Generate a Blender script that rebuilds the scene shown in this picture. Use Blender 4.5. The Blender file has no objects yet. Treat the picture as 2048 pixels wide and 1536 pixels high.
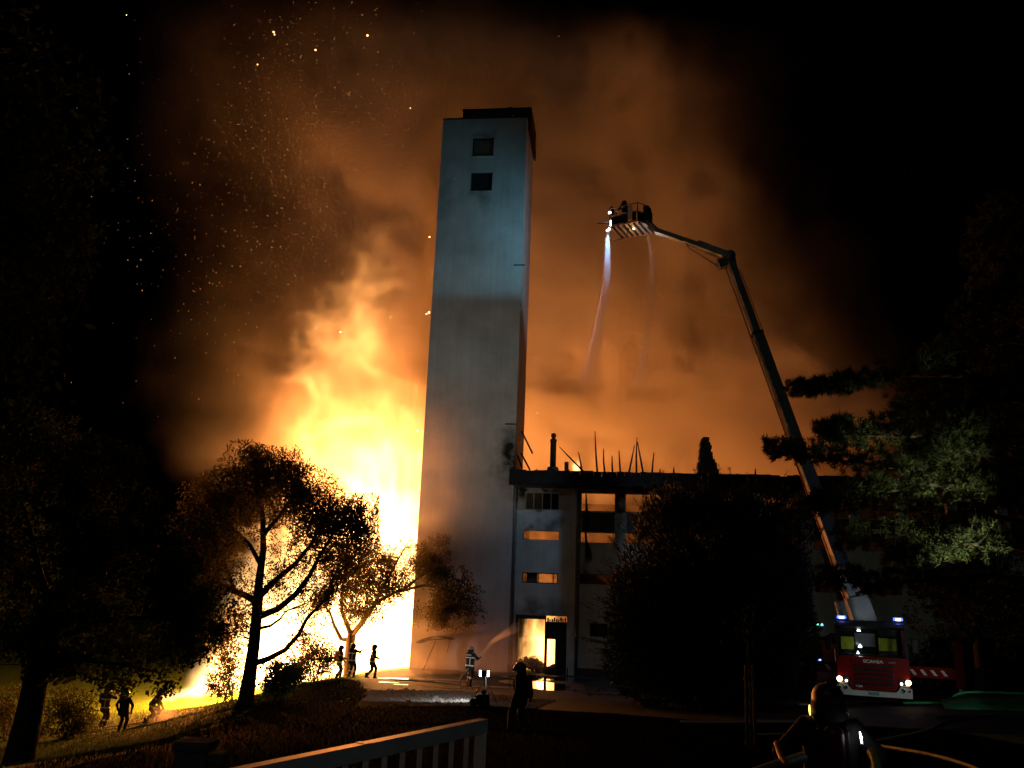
import bpy, bmesh, math, random
import numpy as np
from mathutils import Vector, Matrix, Quaternion

random.seed(7)
rng = np.random.default_rng(7)
SC = bpy.context.scene
COL = SC.collection
R = math.radians

# ------------------------------------------------------------------ camera
PITCH, ROLL, CAM_Z, FPX = R(13.745), R(2.15), 4.5, 1720.0
cam_data = bpy.data.cameras.new('camera')
cam = bpy.data.objects.new('camera', cam_data)
COL.objects.link(cam)
SC.camera = cam
cam_data.sensor_width = 36.0
cam_data.lens = 36.0 * FPX / 2048.0
cam_data.clip_end = 2000.0
cam_data.clip_start = 0.05
_F = Vector((0, math.cos(PITCH), math.sin(PITCH)))
_U = Vector((0, -math.sin(PITCH), math.cos(PITCH)))
_X = Vector((1, 0, 0))
_CR = _X * math.cos(ROLL) + _U * math.sin(ROLL)
_CU = -_X * math.sin(ROLL) + _U * math.cos(ROLL)
m = Matrix.Identity(4)
for i in range(3):
    m[i][0], m[i][1], m[i][2] = _CR[i], _CU[i], -_F[i]
m[2][3] = CAM_Z
cam.matrix_world = m


def at(px, py, Y):
    """world point seen at a photo pixel, at the distance Y ahead of the camera"""
    v = _F * FPX + _CR * (px - 1024) + _CU * (768 - py)
    return Vector((v.x * Y / v.y, Y, CAM_Z + v.z * Y / v.y))


# ------------------------------------------------------------------ night sky, added night fill, exposure
W = bpy.data.worlds.new('World')
SC.world = W
W.use_nodes = True
wn = W.node_tree.nodes
bg = wn['Background']
sky = wn.new('ShaderNodeTexSky')
sky.sky_type = 'NISHITA'
sky.sun_disc = False
sky.sun_elevation = R(-4)
sky.sun_rotation = R(160)
W.node_tree.links.new(sky.outputs[0], bg.inputs[0])
bg.inputs[1].default_value = 0.006

night_fill_d = bpy.data.lights.new('night_fill', 'SUN')  # faint sun lamp added to keep the dark trees readable
night_fill_d.energy = 0.035
night_fill_d.angle = R(0.5)
night_fill_d.color = (0.75, 1.0, 0.85)
night_fill = bpy.data.objects.new('night_fill', night_fill_d)
night_fill.rotation_euler = (R(48), 0, R(-35))
COL.objects.link(night_fill)

SC.view_settings.view_transform = 'Standard'
SC.view_settings.look = 'None'
SC.view_settings.exposure = 0.0
SC.view_settings.gamma = 1.0
SC.view_settings.use_curve_mapping = False
cy = SC.cycles
cy.use_denoising = True
cy.denoiser = 'OPENIMAGEDENOISE'
cy.use_adaptive_sampling = True
cy.adaptive_threshold = 0.015
cy.max_bounces = 6
cy.diffuse_bounces = 2
cy.glossy_bounces = 2
cy.transmission_bounces = 3
cy.transparent_max_bounces = 12
cy.volume_bounces = 2
cy.volume_step_rate = 2.5
cy.volume_max_steps = 256
cy.sample_clamp_indirect = 4.0
cy.use_light_tree = True

FIRE = (1.0, 0.27, 0.045)


def point_lamp(name, loc, power, color=FIRE, radius=0.6):
    d = bpy.data.lights.new(name, 'POINT')
    d.energy = power
    d.color = color
    d.shadow_soft_size = radius
    o = bpy.data.objects.new(name, d)
    o.location = loc
    COL.objects.link(o)
    return o


def spot_lamp(name, loc, target, power, angle, color=(1, 1, 1), blend=0.4, radius=0.12):
    d = bpy.data.lights.new(name, 'SPOT')
    d.energy = power
    d.color = color
    d.spot_size = R(angle)
    d.spot_blend = blend
    d.shadow_soft_size = radius
    o = bpy.data.objects.new(name, d)
    o.location = loc
    dv = (Vector(target) - Vector(loc)).normalized()
    o.rotation_euler = dv.to_track_quat('-Z', 'Y').to_euler()
    COL.objects.link(o)
    return o


# the burning wing behind the tower and the blaze left of it are what lights the smoke
for px_, py_, Y_, w_ in ((500, 1300, 59, 2200), (560, 1200, 59.5, 2600), (620, 1090, 60.5, 2200), (680, 1250, 59, 2600), (720, 1040, 60.5, 2600),
                         (765, 1150, 59, 3200), (785, 975, 61.5, 3800), (800, 1250, 59, 2200), (450, 1330, 57.5, 20000), (385, 1345, 56.5, 24000), (720, 930, 58.2, 6500), (930, 930, 62.0, 4000)):
    point_lamp('blaze_light', at(px_, py_, Y_), w_, FIRE, 0.0)
for x_, w_ in ((2.5, 800), (9, 950), (15.5, 1000), (22, 1000), (28, 950)):
    point_lamp('roof_fire_light', (x_, 67.4 - x_ * 0.12, 7.5), w_, FIRE, 0.0)


# added spot behind the viewer, out of view, which lights the railing
spot_lamp('railing_fill_spot', (1.6, -1.5, 5.6), (-0.45, 3.9, 3.7), 22, 27, (0.86, 0.95, 1.0), 0.8, .08)


# ------------------------------------------------------------------ helpers
def tag(o, label=None, cat=None, group=None, kind=None):
    if label: o['label'] = label
    if cat: o['category'] = cat
    if group: o['group'] = group
    if kind: o['kind'] = kind
    return o


def empty(name, loc, rz=0.0, label=None, cat=None, group=None):
    o = bpy.data.objects.new(name, None)
    o.empty_display_size = 0.2
    COL.objects.link(o)
    o.location = loc
    o.rotation_euler = (0, 0, rz)
    return tag(o, label, cat, group)


def link_mesh(name, me, mats, parent=None, loc=None, rz=0.0):
    o = bpy.data.objects.new(name, me)
    COL.objects.link(o)
    if mats is not None:
        for mm in (mats if isinstance(mats, (list, tuple)) else [mats]):
            me.materials.append(mm)
    if parent is not None:
        o.parent = parent
    if loc is not None:
        o.location = loc
        o.rotation_euler = (0, 0, rz)
    return o


def np_mesh(name, V, Fc, smooth=False):
    """mesh from numpy vertices and equal sized faces"""
    V = np.asarray(V, dtype=np.float32).reshape(-1, 3)
    Fc = np.asarray(Fc, dtype=np.int32)
    me = bpy.data.meshes.new(name)
    n, k = Fc.shape
    me.vertices.add(len(V))
    me.vertices.foreach_set('co', V.ravel())
    me.loops.add(n * k)
    me.loops.foreach_set('vertex_index', Fc.ravel())
    me.polygons.add(n)
    me.polygons.foreach_set('loop_start', np.arange(0, n * k, k, dtype=np.int32))
    me.polygons.foreach_set('loop_total', np.full(n, k, dtype=np.int32))
    if smooth:
        me.polygons.foreach_set('use_smooth', np.ones(n, dtype=bool))
    me.update(calc_edges=True)
    return me


class MB:
    """collects boxes, tubes and prisms into one mesh"""
    def __init__(self):
        self.v, self.f, self.s, self.m = [], [], [], []
        self.mi = 0

    def _add(self, vs, fs, smooth=False):
        b = len(self.v)
        self.v += [tuple(p) for p in vs]
        self.f += [tuple(b + i for i in q) for q in fs]
        self.s += [smooth] * len(fs)
        self.m += [self.mi] * len(fs)
        return self

    def box(self, c, size, rot=None, taper=1.0):
        sx, sy, sz = size[0] / 2, size[1] / 2, size[2] / 2
        vs = []
        for z, t in ((-sz, 1.0), (sz, taper)):
            for x, y in ((-sx, -sy), (sx, -sy), (sx, sy), (-sx, sy)):
                p = Vector((x * t, y * t, z))
                if rot is not None: p = rot @ p
                vs.append(p + Vector(c))
        return self._add(vs, [(3, 2, 1, 0), (4, 5, 6, 7), (0, 1, 5, 4), (1, 2, 6, 5), (2, 3, 7, 6), (3, 0, 4, 7)])

    def bevbox(self, c, size, b=0.02, rot=None):
        bm = bmesh.new()
        bmesh.ops.create_cube(bm, size=1.0)
        for v in bm.verts:
            v.co = Vector((v.co.x * size[0], v.co.y * size[1], v.co.z * size[2]))
        bmesh.ops.bevel(bm, geom=bm.edges[:], offset=b, segments=2, affect='EDGES', profile=0.5)
        vs = []
        bm.verts.index_update()
        for v in bm.verts:
            p = v.co.copy()
            if rot is not None: p = rot @ p
            vs.append(p + Vector(c))
        fs = [[v.index for v in f.verts] for f in bm.faces]
        bm.free()
        return self._add(vs, fs)

    def bar(self, a, b, w, h=None, up=(0, 0, 1)):
        """a rectangular bar from a to b"""
        a, b = Vector(a), Vector(b)
        h = w if h is None else h
        d = (b - a)
        L = d.length
        d.normalize()
        upv = Vector(up)
        if abs(d.dot(upv)) > 0.98: upv = Vector((0, 1, 0))
        s = d.cross(upv).normalized()
        t = s.cross(d).normalized()
        rot = Matrix((s, d, t)).transposed()
        return self.box((a + b) / 2, (w, L, h), rot)

    def tube(self, pts, r, n=8, caps=True):
        pts = [Vector(p) for p in pts]
        rs = r if isinstance(r, (list, tuple)) else [r] * len(pts)
        rings = []
        prev = None
        for i, p in enumerate(pts):
            d = (pts[min(i + 1, len(pts) - 1)] - pts[max(i - 1, 0)])
            if d.length < 1e-9: d = Vector((0, 0, 1))
            d.normalize()
            if prev is None:
                ref = Vector((0, 0, 1)) if abs(d.z) < 0.9 else Vector((1, 0, 0))
                s = d.cross(ref).normalized()
            else:
                s = (prev - d * prev.dot(d))
                s = s.normalized() if s.length > 1e-6 else d.orthogonal().normalized()
            prev = s
            t = d.cross(s)
            rings.append([p + (s * math.cos(2 * math.pi * k / n) + t * math.sin(2 * math.pi * k / n)) * rs[i] for k in range(n)])
        vs = [q for ring in rings for q in ring]
        fs = []
        for i in range(len(pts) - 1):
            for k in range(n):
                fs.append((i * n + k, i * n + (k + 1) % n, (i + 1) * n + (k + 1) % n, (i + 1) * n + k))
        if caps:
            fs.append(tuple(range(n - 1, -1, -1)))
            fs.append(tuple((len(pts) - 1) * n + k for k in range(n)))
        return self._add(vs, fs, True)

    def lathe(self, prof, c=(0, 0, 0), n=16, rot=None):
        vs, fs = [], []
        for r_, z in prof:
            for k in range(n):
                p = Vector((r_ * math.cos(2 * math.pi * k / n), r_ * math.sin(2 * math.pi * k / n), z))
                if rot is not None: p = rot @ p
                vs.append(p + Vector(c))
        for i in range(len(prof) - 1):
            for k in range(n):
                fs.append((i * n + k, i * n + (k + 1) % n, (i + 1) * n + (k + 1) % n, (i + 1) * n + k))
        fs.append(tuple(range(n - 1, -1, -1)))
        fs.append(tuple((len(prof) - 1) * n + k for k in range(n)))
        return self._add(vs, fs, True)

    def prism(self, poly, thick, frame=None):
        """polygon in the x-z plane, extruded along y; frame maps to place"""
        n = len(poly)
        vs = [Vector((x, -thick / 2, z)) for x, z in poly] + [Vector((x, thick / 2, z)) for x, z in poly]
        if frame is not None: vs = [frame @ v for v in vs]
        fs = [tuple(range(n)), tuple(range(2 * n - 1, n - 1, -1))]
        for k in range(n):
            fs.append((k, n + k, n + (k + 1) % n, (k + 1) % n))
        return self._add(vs, fs)

    def build(self, name, mats, parent=None, loc=None, rz=0.0):
        me = bpy.data.meshes.new(name)
        me.from_pydata(self.v, [], self.f)
        me.polygons.foreach_set('use_smooth', self.s)
        me.polygons.foreach_set('material_index', self.m)
        me.update()
        return link_mesh(name, me, mats, parent, loc, rz)


# ------------------------------------------------------------------ materials
def mat(name, color, rough=0.8, var=0.25, scale=6.0, metal=0.0, bump=0.0, spec=0.3, detail=5.0, color2=None, coords='Object', trans=0.0):
    M = bpy.data.materials.new(name)
    M.use_nodes = True
    nt = M.node_tree
    N, L = nt.nodes, nt.links
    b = N['Principled BSDF']
    b.inputs['Roughness'].default_value = rough
    b.inputs['Metallic'].default_value = metal
    b.inputs['Specular IOR Level'].default_value = spec
    tc = N.new('ShaderNodeTexCoord')
    ns = N.new('ShaderNodeTexNoise')
    ns.inputs['Scale'].default_value = scale
    ns.inputs['Detail'].default_value = detail
    ns.inputs['Roughness'].default_value = 0.65
    L.new(tc.outputs[coords], ns.inputs['Vector'])
    mx = N.new('ShaderNodeMix')
    mx.data_type = 'RGBA'
    c2 = color2 if color2 else tuple(c * (1 - var) for c in color)
    c1 = color if color2 else tuple(min(1, c * (1 + var)) for c in color)
    mx.inputs[6].default_value = (*c1, 1)
    mx.inputs[7].default_value = (*c2, 1)
    mr = N.new('ShaderNodeMapRange')
    mr.inputs[1].default_value, mr.inputs[2].default_value = 0.35, 0.65
    L.new(ns.outputs[0], mr.inputs[0])
    L.new(mr.outputs[0], mx.inputs[0])
    L.new(mx.outputs[2], b.inputs['Base Color'])
    if bump:
        bp = N.new('ShaderNodeBump')
        bp.inputs['Strength'].default_value = bump
        bp.inputs['Distance'].default_value = 0.03
        L.new(ns.outputs[0], bp.inputs['Height'])
        L.new(bp.outputs[0], b.inputs['Normal'])
    if trans:
        tr = N.new('ShaderNodeBsdfTranslucent')
        L.new(mx.outputs[2], tr.inputs[0])
        ms = N.new('ShaderNodeMixShader')
        ms.inputs[0].default_value = trans
        L.new(b.outputs[0], ms.inputs[1])
        L.new(tr.outputs[0], ms.inputs[2])
        L.new(ms.outputs[0], N['Material Output'].inputs[0])
    return M


def emit(name, color, strength):
    M = bpy.data.materials.new(name)
    M.use_nodes = True
    N = M.node_tree.nodes
    N.remove(N['Principled BSDF'])
    e = N.new('ShaderNodeEmission')
    e.inputs[0].default_value = (*color, 1)
    e.inputs[1].default_value = strength
    M.node_tree.links.new(e.outputs[0], N['Material Output'].inputs[0])
    return M


def volume_mat(name, density=1.0, color=(0.8, 0.8, 0.8), aniso=0.0, emission=0.0, ecolor=(1, 1, 1), attr='density', step=1.0):
    M = bpy.data.materials.new(name)
    M.use_nodes = True
    nt = M.node_tree
    N, L = nt.nodes, nt.links
    N.remove(N['Principled BSDF'])
    at_ = N.new('ShaderNodeAttribute')
    at_.attribute_name = attr
    mu = N.new('ShaderNodeMath')
    mu.operation = 'MULTIPLY'
    L.new(at_.outputs['Fac'], mu.inputs[0])
    if emission:
        e = N.new('ShaderNodeEmission')
        e.inputs[0].default_value = (*ecolor, 1)
        mu.inputs[1].default_value = emission
        L.new(mu.outputs[0], e.inputs[1])
        L.new(e.outputs[0], N['Material Output'].inputs['Volume'])
    else:
        mu.inputs[1].default_value = density
        pv = N.new('ShaderNodeVolumePrincipled')
        pv.inputs['Color'].default_value = (*color, 1)
        pv.inputs['Anisotropy'].default_value = aniso
        pv.inputs['Density Attribute'].default_value = ''
        L.new(mu.outputs[0], pv.inputs['Density'])
        L.new(pv.outputs[0], N['Material Output'].inputs['Volume'])
    return M


# ------------------------------------------------------------------ 3-D noise and gridded volumes
def value_noise(P, seed, cell):
    """tri-linear value noise, P (n,3), about -1..1"""
    r_ = np.random.default_rng(seed)
    n = 64
    T = r_.uniform(-1, 1, (n, n, n)).astype(np.float32)
    q = P / cell
    i = np.floor(q).astype(np.int32)
    f = (q - i).astype(np.float32)
    f = f * f * (3 - 2 * f)
    i &= n - 1
    j = (i + 1) & (n - 1)
    x0, y0, z0 = i.T
    x1, y1, z1 = j.T
    fx, fy, fz = f.T
    a = T[x0, y0, z0] * (1 - fx) + T[x1, y0, z0] * fx
    b = T[x0, y1, z0] * (1 - fx) + T[x1, y1, z0] * fx
    c = T[x0, y0, z1] * (1 - fx) + T[x1, y0, z1] * fx
    d = T[x0, y1, z1] * (1 - fx) + T[x1, y1, z1] * fx
    return (a * (1 - fy) + b * fy) * (1 - fz) + (c * (1 - fy) + d * fy) * fz


def fbm(P, seed, cell, octaves=4, billow=False, gain=0.5):
    t = np.zeros(len(P), np.float32)
    a = 1.0
    s = 0.0
    for k in range(octaves):
        v = value_noise(P + 17.3 * k, seed + k, cell / 2 ** k)
        if billow: v = 1 - 2 * np.abs(v) * 1.3
        t += a * v
        s += a
        a *= gain
    return t / s


def grid_points(lo, hi, step):
    n = [max(2, int(round((h - l) / step))) for l, h in zip(lo, hi)]
    ax = [np.linspace(l, h, k, dtype=np.float32) for l, h, k in zip(lo, hi, n)]
    g = np.stack(np.meshgrid(*ax, indexing='ij'), -1).reshape(-1, 3)
    return g, n


def volume_object(name, dens, n, lo, hi, material, kind='stuff'):
    """an object whose voxel grid holds the given densities (a Volume Cube fed from a point attribute)"""
    me = bpy.data.meshes.new(name)
    N = len(dens)
    me.vertices.add(N)
    co = np.zeros((N, 3), np.float32)
    co[:] = (np.array(lo) + np.array(hi)) / 2
    me.vertices.foreach_set('co', co.ravel())
    a = me.attributes.new('d', 'FLOAT', 'POINT')
    a.data.foreach_set('value', dens.astype(np.float32))
    o = link_mesh(name, me, material)
    g = bpy.data.node_groups.new(name, 'GeometryNodeTree')
    g.interface.new_socket('Geometry', in_out='INPUT', socket_type='NodeSocketGeometry')
    g.interface.new_socket('Geometry', in_out='OUTPUT', socket_type='NodeSocketGeometry')
    X, L = g.nodes, g.links
    gi, go = X.new('NodeGroupInput'), X.new('NodeGroupOutput')
    vc = X.new('GeometryNodeVolumeCube')
    for i in range(3):
        vc.inputs['Min'].default_value[i] = lo[i]
        vc.inputs['Max'].default_value[i] = hi[i]
        vc.inputs['Resolution ' + 'XYZ'[i]].default_value = n[i]
    pos = X.new('GeometryNodeInputPosition')
    sep = X.new('ShaderNodeSeparateXYZ')
    L.new(pos.outputs[0], sep.inputs[0])
    idx = None
    for i in range(3):
        m1 = X.new('ShaderNodeMath'); m1.operation = 'SUBTRACT'
        L.new(sep.outputs[i], m1.inputs[0]); m1.inputs[1].default_value = lo[i]
        m2 = X.new('ShaderNodeMath'); m2.operation = 'MULTIPLY'
        L.new(m1.outputs[0], m2.inputs[0]); m2.inputs[1].default_value = (n[i] - 1) / (hi[i] - lo[i])
        m3 = X.new('ShaderNodeMath'); m3.operation = 'ROUND'
        L.new(m2.outputs[0], m3.inputs[0])
        if idx is None:
            idx = m3
        else:
            ma = X.new('ShaderNodeMath'); ma.operation = 'MULTIPLY_ADD'
            L.new(idx.outputs[0], ma.inputs[0]); ma.inputs[1].default_value = n[i]
            L.new(m3.outputs[0], ma.inputs[2])
            idx = ma
    si = X.new('GeometryNodeSampleIndex')
    si.data_type = 'FLOAT'
    si.domain = 'POINT'
    na = X.new('GeometryNodeInputNamedAttribute')
    na.data_type = 'FLOAT'
    na.inputs[0].default_value = 'd'
    L.new(gi.outputs[0], si.inputs['Geometry'])
    L.new(na.outputs[0], si.inputs['Value'])
    L.new(idx.outputs[0], si.inputs['Index'])
    L.new(si.outputs[0], vc.inputs['Density'])
    sm = X.new('GeometryNodeSetMaterial')
    sm.inputs['Material'].default_value = material
    L.new(vc.outputs[0], sm.inputs[0])
    L.new(sm.outputs[0], go.inputs[0])
    md = o.modifiers.new('grid', 'NODES')
    md.node_group = g
    tag(o, kind=kind)
    return o


def px_blob(P, px, py, rx, ry, Y, ryd):
    """squared ellipsoid distance of points P; centre and size given where the photo shows them at distance Y"""
    c = at(px, py, Y)
    sx = (at(px + rx, py, Y) - at(px - rx, py, Y)).length / 2
    sz = (at(px, py + ry, Y) - at(px, py - ry, Y)).length / 2
    return ((P[:, 0] - c.x) / sx) ** 2 + ((P[:, 1] - c.y) / ryd) ** 2 + ((P[:, 2] - c.z) / sz) ** 2


# ------------------------------------------------------------------ materials of the place
M_plaster = mat('pale_plaster', (0.50, 0.49, 0.47), 0.9, 0.12, 0.5, bump=0.15, detail=8)
M_plaster2 = mat('wing_plaster', (0.60, 0.58, 0.52), 0.9, 0.16, 0.6, bump=0.15, detail=8)
def add_soot(M, spots):
    """soot deposits with a shape of their own, at given places on the wall"""
    nt = M.node_tree
    N, L = nt.nodes, nt.links
    b = N['Principled BSDF']
    src = b.inputs['Base Color'].links[0].from_socket
    ge = N.new('ShaderNodeNewGeometry')
    ns = N.new('ShaderNodeTexNoise'); ns.inputs['Scale'].default_value = 1.3; ns.inputs['Detail'].default_value = 6
    L.new(ge.outputs['Position'], ns.inputs['Vector'])
    dz = N.new('ShaderNodeTexNoise'); dz.inputs['Scale'].default_value = .8; dz.inputs['Detail'].default_value = 5
    L.new(ge.outputs['Position'], dz.inputs['Vector'])
    d1 = N.new('ShaderNodeVectorMath'); d1.operation = 'SUBTRACT'; d1.inputs[1].default_value = (.5, .5, .5)
    L.new(dz.outputs['Color'], d1.inputs[0])
    d2 = N.new('ShaderNodeVectorMath'); d2.operation = 'MULTIPLY_ADD'; d2.inputs[1].default_value = (2.2, 2.2, 2.2)
    L.new(d1.outputs[0], d2.inputs[0]); L.new(ge.outputs['Position'], d2.inputs[2])
    tot = None
    for (p, r_, st) in spots:
        sc = N.new('ShaderNodeVectorMath'); sc.operation = 'SUBTRACT'; sc.inputs[1].default_value = tuple(p)
        L.new(d2.outputs[0], sc.inputs[0])
        ml = N.new('ShaderNodeVectorMath'); ml.operation = 'MULTIPLY'; ml.inputs[1].default_value = (1 / r_[0], 1 / r_[0], 1 / r_[1])
        L.new(sc.outputs[0], ml.inputs[0])
        ln = N.new('ShaderNodeVectorMath'); ln.operation = 'LENGTH'
        L.new(ml.outputs[0], ln.inputs[0])
        mr = N.new('ShaderNodeMapRange'); mr.inputs[1].default_value = 1.0; mr.inputs[2].default_value = 0.2; mr.inputs[4].default_value = st
        L.new(ln.outputs['Value'], mr.inputs[0])
        if tot is None: tot = mr.outputs[0]
        else:
            mx = N.new('ShaderNodeMath'); mx.operation = 'MAXIMUM'
            L.new(tot, mx.inputs[0]); L.new(mr.outputs[0], mx.inputs[1]); tot = mx.outputs[0]
    mu = N.new('ShaderNodeMath'); mu.operation = 'MULTIPLY_ADD'; mu.use_clamp = True
    nm = N.new('ShaderNodeMapRange'); nm.inputs[1].default_value = .3; nm.inputs[2].default_value = .7; nm.inputs[3].default_value = .45; nm.inputs[4].default_value = 1.5
    L.new(ns.outputs[0], nm.inputs[0])
    L.new(tot, mu.inputs[0]); L.new(nm.outputs[0], mu.inputs[1]); mu.inputs[2].default_value = 0
    mc = N.new('ShaderNodeMix'); mc.data_type = 'RGBA'
    L.new(mu.outputs[0], mc.inputs[0]); L.new(src, mc.inputs[6]); mc.inputs[7].default_value = (.018, .015, .013, 1)
    L.new(mc.outputs[2], b.inputs['Base Color'])


M_soot = mat('soot_plaster', (0.06, 0.05, 0.045), 0.95, 0.4, 1.5, bump=0.3)
M_char = mat('charred_wood', (0.016, 0.013, 0.011), 0.9, 0.5, 5.0, bump=0.6)
M_brick = mat('burnt_masonry', (0.13, 0.085, 0.06), 0.9, 0.4, 3.0, bump=0.5)
M_metal = mat('dark_metal', (0.06, 0.06, 0.06), 0.5, 0.3, 4.0, metal=0.6)
M_frame = mat('window_frame_paint', (0.55, 0.54, 0.5), 0.6, 0.2, 5.0)
M_darkglass = mat('dark_glass', (0.02, 0.02, 0.022), 0.15, 0.2, 3.0, spec=0.5)
M_browngl = mat('smoked_glass', (0.10, 0.075, 0.045), 0.4, 0.2, 3.0, spec=0.4)
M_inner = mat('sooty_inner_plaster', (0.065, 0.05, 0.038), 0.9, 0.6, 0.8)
M_pipe = mat('drain_pipe_metal', (0.16, 0.15, 0.14), 0.5, 0.3, 3.0, metal=0.3)
M_grass = mat('grass_ground', (0.065, 0.120, 0.018), 0.95, 0.4, 1.4, bump=0.8, detail=9, color2=(0.040, 0.070, 0.010), spec=0.05)
M_asphalt = mat('wet_asphalt', (0.026, 0.025, 0.023), 0.75, 0.35, 0.9, bump=0.5, detail=10, spec=0.12, color2=(0.007, 0.007, 0.007))
M_gravel = mat('gravel', (0.055, 0.057, 0.055), 0.9, 0.5, 7.0, bump=1.0, detail=9, color2=(0.03, 0.028, 0.026), spec=.1)
M_blade = mat('grass_blades', (0.065, 0.120, 0.018), 0.9, 0.4, 2.0, color2=(0.040, 0.070, 0.010), trans=0.1, spec=0.03)

# ------------------------------------------------------------------ terrain
TH = R(7.0)
BO = Vector((-5.5, 54.0, 0.0))
BU = Vector((math.cos(TH), -math.sin(TH), 0))
BV = Vector((math.sin(TH), math.cos(TH), 0))


def bp(u, v, z):
    return BO + BU * u + BV * v + Vector((0, 0, z))


TERR = []
for q in [(935, 1370, 45), (705, 1354, 51), (745, 1358, 50), (1040, 1470, 24.5), (967, 1410, 32), (490, 1412, 35),
          (205, 1455, 44), (242, 1465, 42.5), (300, 1447, 45), (430, 1413, 55), (35, 1530, 25), (390, 1495, 20), (455, 1442, 30),
          (560, 1392, 40), (620, 1365, 46), (680, 1357, 50), (1750, 1412, 33), (1960, 1402, 34), (1430, 1425, 36),
          (1505, 1500, 20), (100, 1490, 38), (700, 1400, 38), (850, 1390, 38), (700, 1450, 24), (880, 1450, 22), (1250, 1400, 40),
          (1250, 1500, 17), (1500, 1440, 30), (1980, 1500, 20), (1800, 1480, 22), (800, 1352, 52)]:
    TERR.append(tuple(at(*q)))
for u, v in ((0, 0), (5, 0), (10, 0), (18, 0), (26, 0), (34, 0), (0, 10), (12, 10), (26, 10)):
    p = bp(u, v, 0)
    TERR.append((p.x, p.y, 0.0))
TERR += [(2.57, 6.8, 2.02), (-2, 5, 1.9), (0, 0, 1.95), (8, 4, 1.9), (-12, 6, 1.0), (-14, 30, -1.9), (-30, 30, -3), (-30, 60, -3.5),
         (-14, 62, -1.6), (-7, 60, -0.5), (40, 20, 1.6), (40, 60, 0.5), (0, 90, -1), (-40, 0, 0), (40, -20, 2), (0, -25, 2), (-40, 90, -4), (45, 90, 0)]
TERR = np.array(TERR, dtype=np.float64)


def _rbf(P, Z):
    D = np.linalg.norm(P[:, None] - P[None], axis=2)
    A = np.block([[D + np.eye(len(P)) * -0.15, np.c_[np.ones(len(P)), P]], [np.c_[np.ones(len(P)), P].T, np.zeros((3, 3))]])
    return np.linalg.solve(A, np.r_[Z, 0, 0, 0])


_TP, _TZ = TERR[:, :2], TERR[:, 2]
_TW = _rbf(_TP, _TZ)


def terr(xy):
    xy = np.atleast_2d(np.asarray(xy, float))[:, :2]
    q = np.c_[np.clip(xy[:, 0], -48, 52), np.clip(xy[:, 1], -30, 95)]
    D = np.linalg.norm(q[:, None] - _TP[None], axis=2)
    return D @ _TW[:len(_TP)] + _TW[-3] + q @ _TW[-2:]


def gz(x, y):
    return float(terr([(x, y)])[0])


def axis(lo, hi, c0, c1, fine, coarse):
    return np.r_[np.linspace(lo, c0, coarse, endpoint=False), np.arange(c0, c1, fine), np.linspace(c1, hi, coarse)]


def sheet(xs, ys, dz=0.0, keep=None, bump=0.0):
    X, Y = np.meshgrid(xs, ys, indexing='ij')
    P = np.c_[X.ravel(), Y.ravel()]
    Z = terr(P) + dz
    if bump:
        Q = np.c_[P, np.zeros(len(P))].astype(np.float32)
        Z = Z + bump * fbm(Q, 5, 2.2, 3)
    V = np.c_[P, Z]
    nx, ny = len(xs), len(ys)
    i, j = np.meshgrid(np.arange(nx - 1), np.arange(ny - 1), indexing='ij')
    a = (i * ny + j).ravel()
    Fc = np.c_[a, a + ny, a + ny + 1, a + 1]
    if keep is not None:
        c = P[Fc].mean(axis=1)
        Fc = Fc[keep(c)]
    return V, Fc


GX = axis(-400, 400, -42, 46, 0.8, 8)
GY = axis(-60, 600, -6, 84, 0.8, 8)
V, Fc = sheet(GX, GY, 0.0)
me = np_mesh('ground', V, Fc, True)
o = link_mesh('ground', me, M_grass)
tag(o, kind='structure')


def in_poly(c, poly):
    x, y = c[:, 0], c[:, 1]
    r_ = np.zeros(len(c), bool)
    for (x0, y0), (x1, y1) in zip(poly, poly[1:] + poly[:1]):
        h = ((y0 > y) != (y1 > y)) & (x < (x1 - x0) * (y - y0) / (y1 - y0 + 1e-12) + x0)
        r_ ^= h
    return r_


YARD = [(-7.7, 52.5), (-7.3, 47), (-6.2, 42), (-5.2, 38.5), (-3.4, 31.8), (1.2, 31.2), (4, 31.0), (12, 24.8), (22, 18), (44, 20), (44, 48), (30, 50), (-5, 54.6), (-7.7, 54)]
V, Fc = sheet(np.arange(-12, 44.4, 0.4), np.arange(16, 56, 0.4), 0.022, lambda c: in_poly(c, YARD))
o = link_mesh('yard', np_mesh('yard', V, Fc, True), M_asphalt)
tag(o, kind='structure')
GRAV = [(-5.9, 41.0), (-5.3, 35), (-3.4, 31.8), (1.2, 31), (2.2, 36.5), (-2, 40)]
V, Fc = sheet(np.arange(-10, 6.4, 0.15), np.arange(30, 44, 0.15), 0.035, lambda c: in_poly(c, GRAV), bump=0.035)
o = link_mesh('gravel_strip', np_mesh('gravel_strip', V, Fc, False), M_gravel)
tag(o, kind='structure')

M_bank_shade = mat('bank_ground_shade', (0.004, 0.0055, 0.0025), 0.95, 0.4, 2.0, bump=0.8, detail=9, color2=(0.0018, 0.0025, 0.001), spec=.001)  # bank out of the firelight: its shade is put into the near-black colour
M_blade_shade = mat('bank_blade_shade', (0.004, 0.006, 0.0025), 0.95, 0.4, 2.0, color2=(0.002, 0.0025, 0.001), spec=.001)  # same shade put into the colour of the blades
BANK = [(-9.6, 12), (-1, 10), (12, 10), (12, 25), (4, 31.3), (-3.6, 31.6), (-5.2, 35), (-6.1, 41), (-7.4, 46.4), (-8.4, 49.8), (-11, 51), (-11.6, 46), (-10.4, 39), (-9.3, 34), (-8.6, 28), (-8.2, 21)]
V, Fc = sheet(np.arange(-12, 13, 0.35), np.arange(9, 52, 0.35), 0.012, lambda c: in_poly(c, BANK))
o = link_mesh('bank', np_mesh('bank', V, Fc, True), M_bank_shade)
tag(o, kind='structure')

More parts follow.
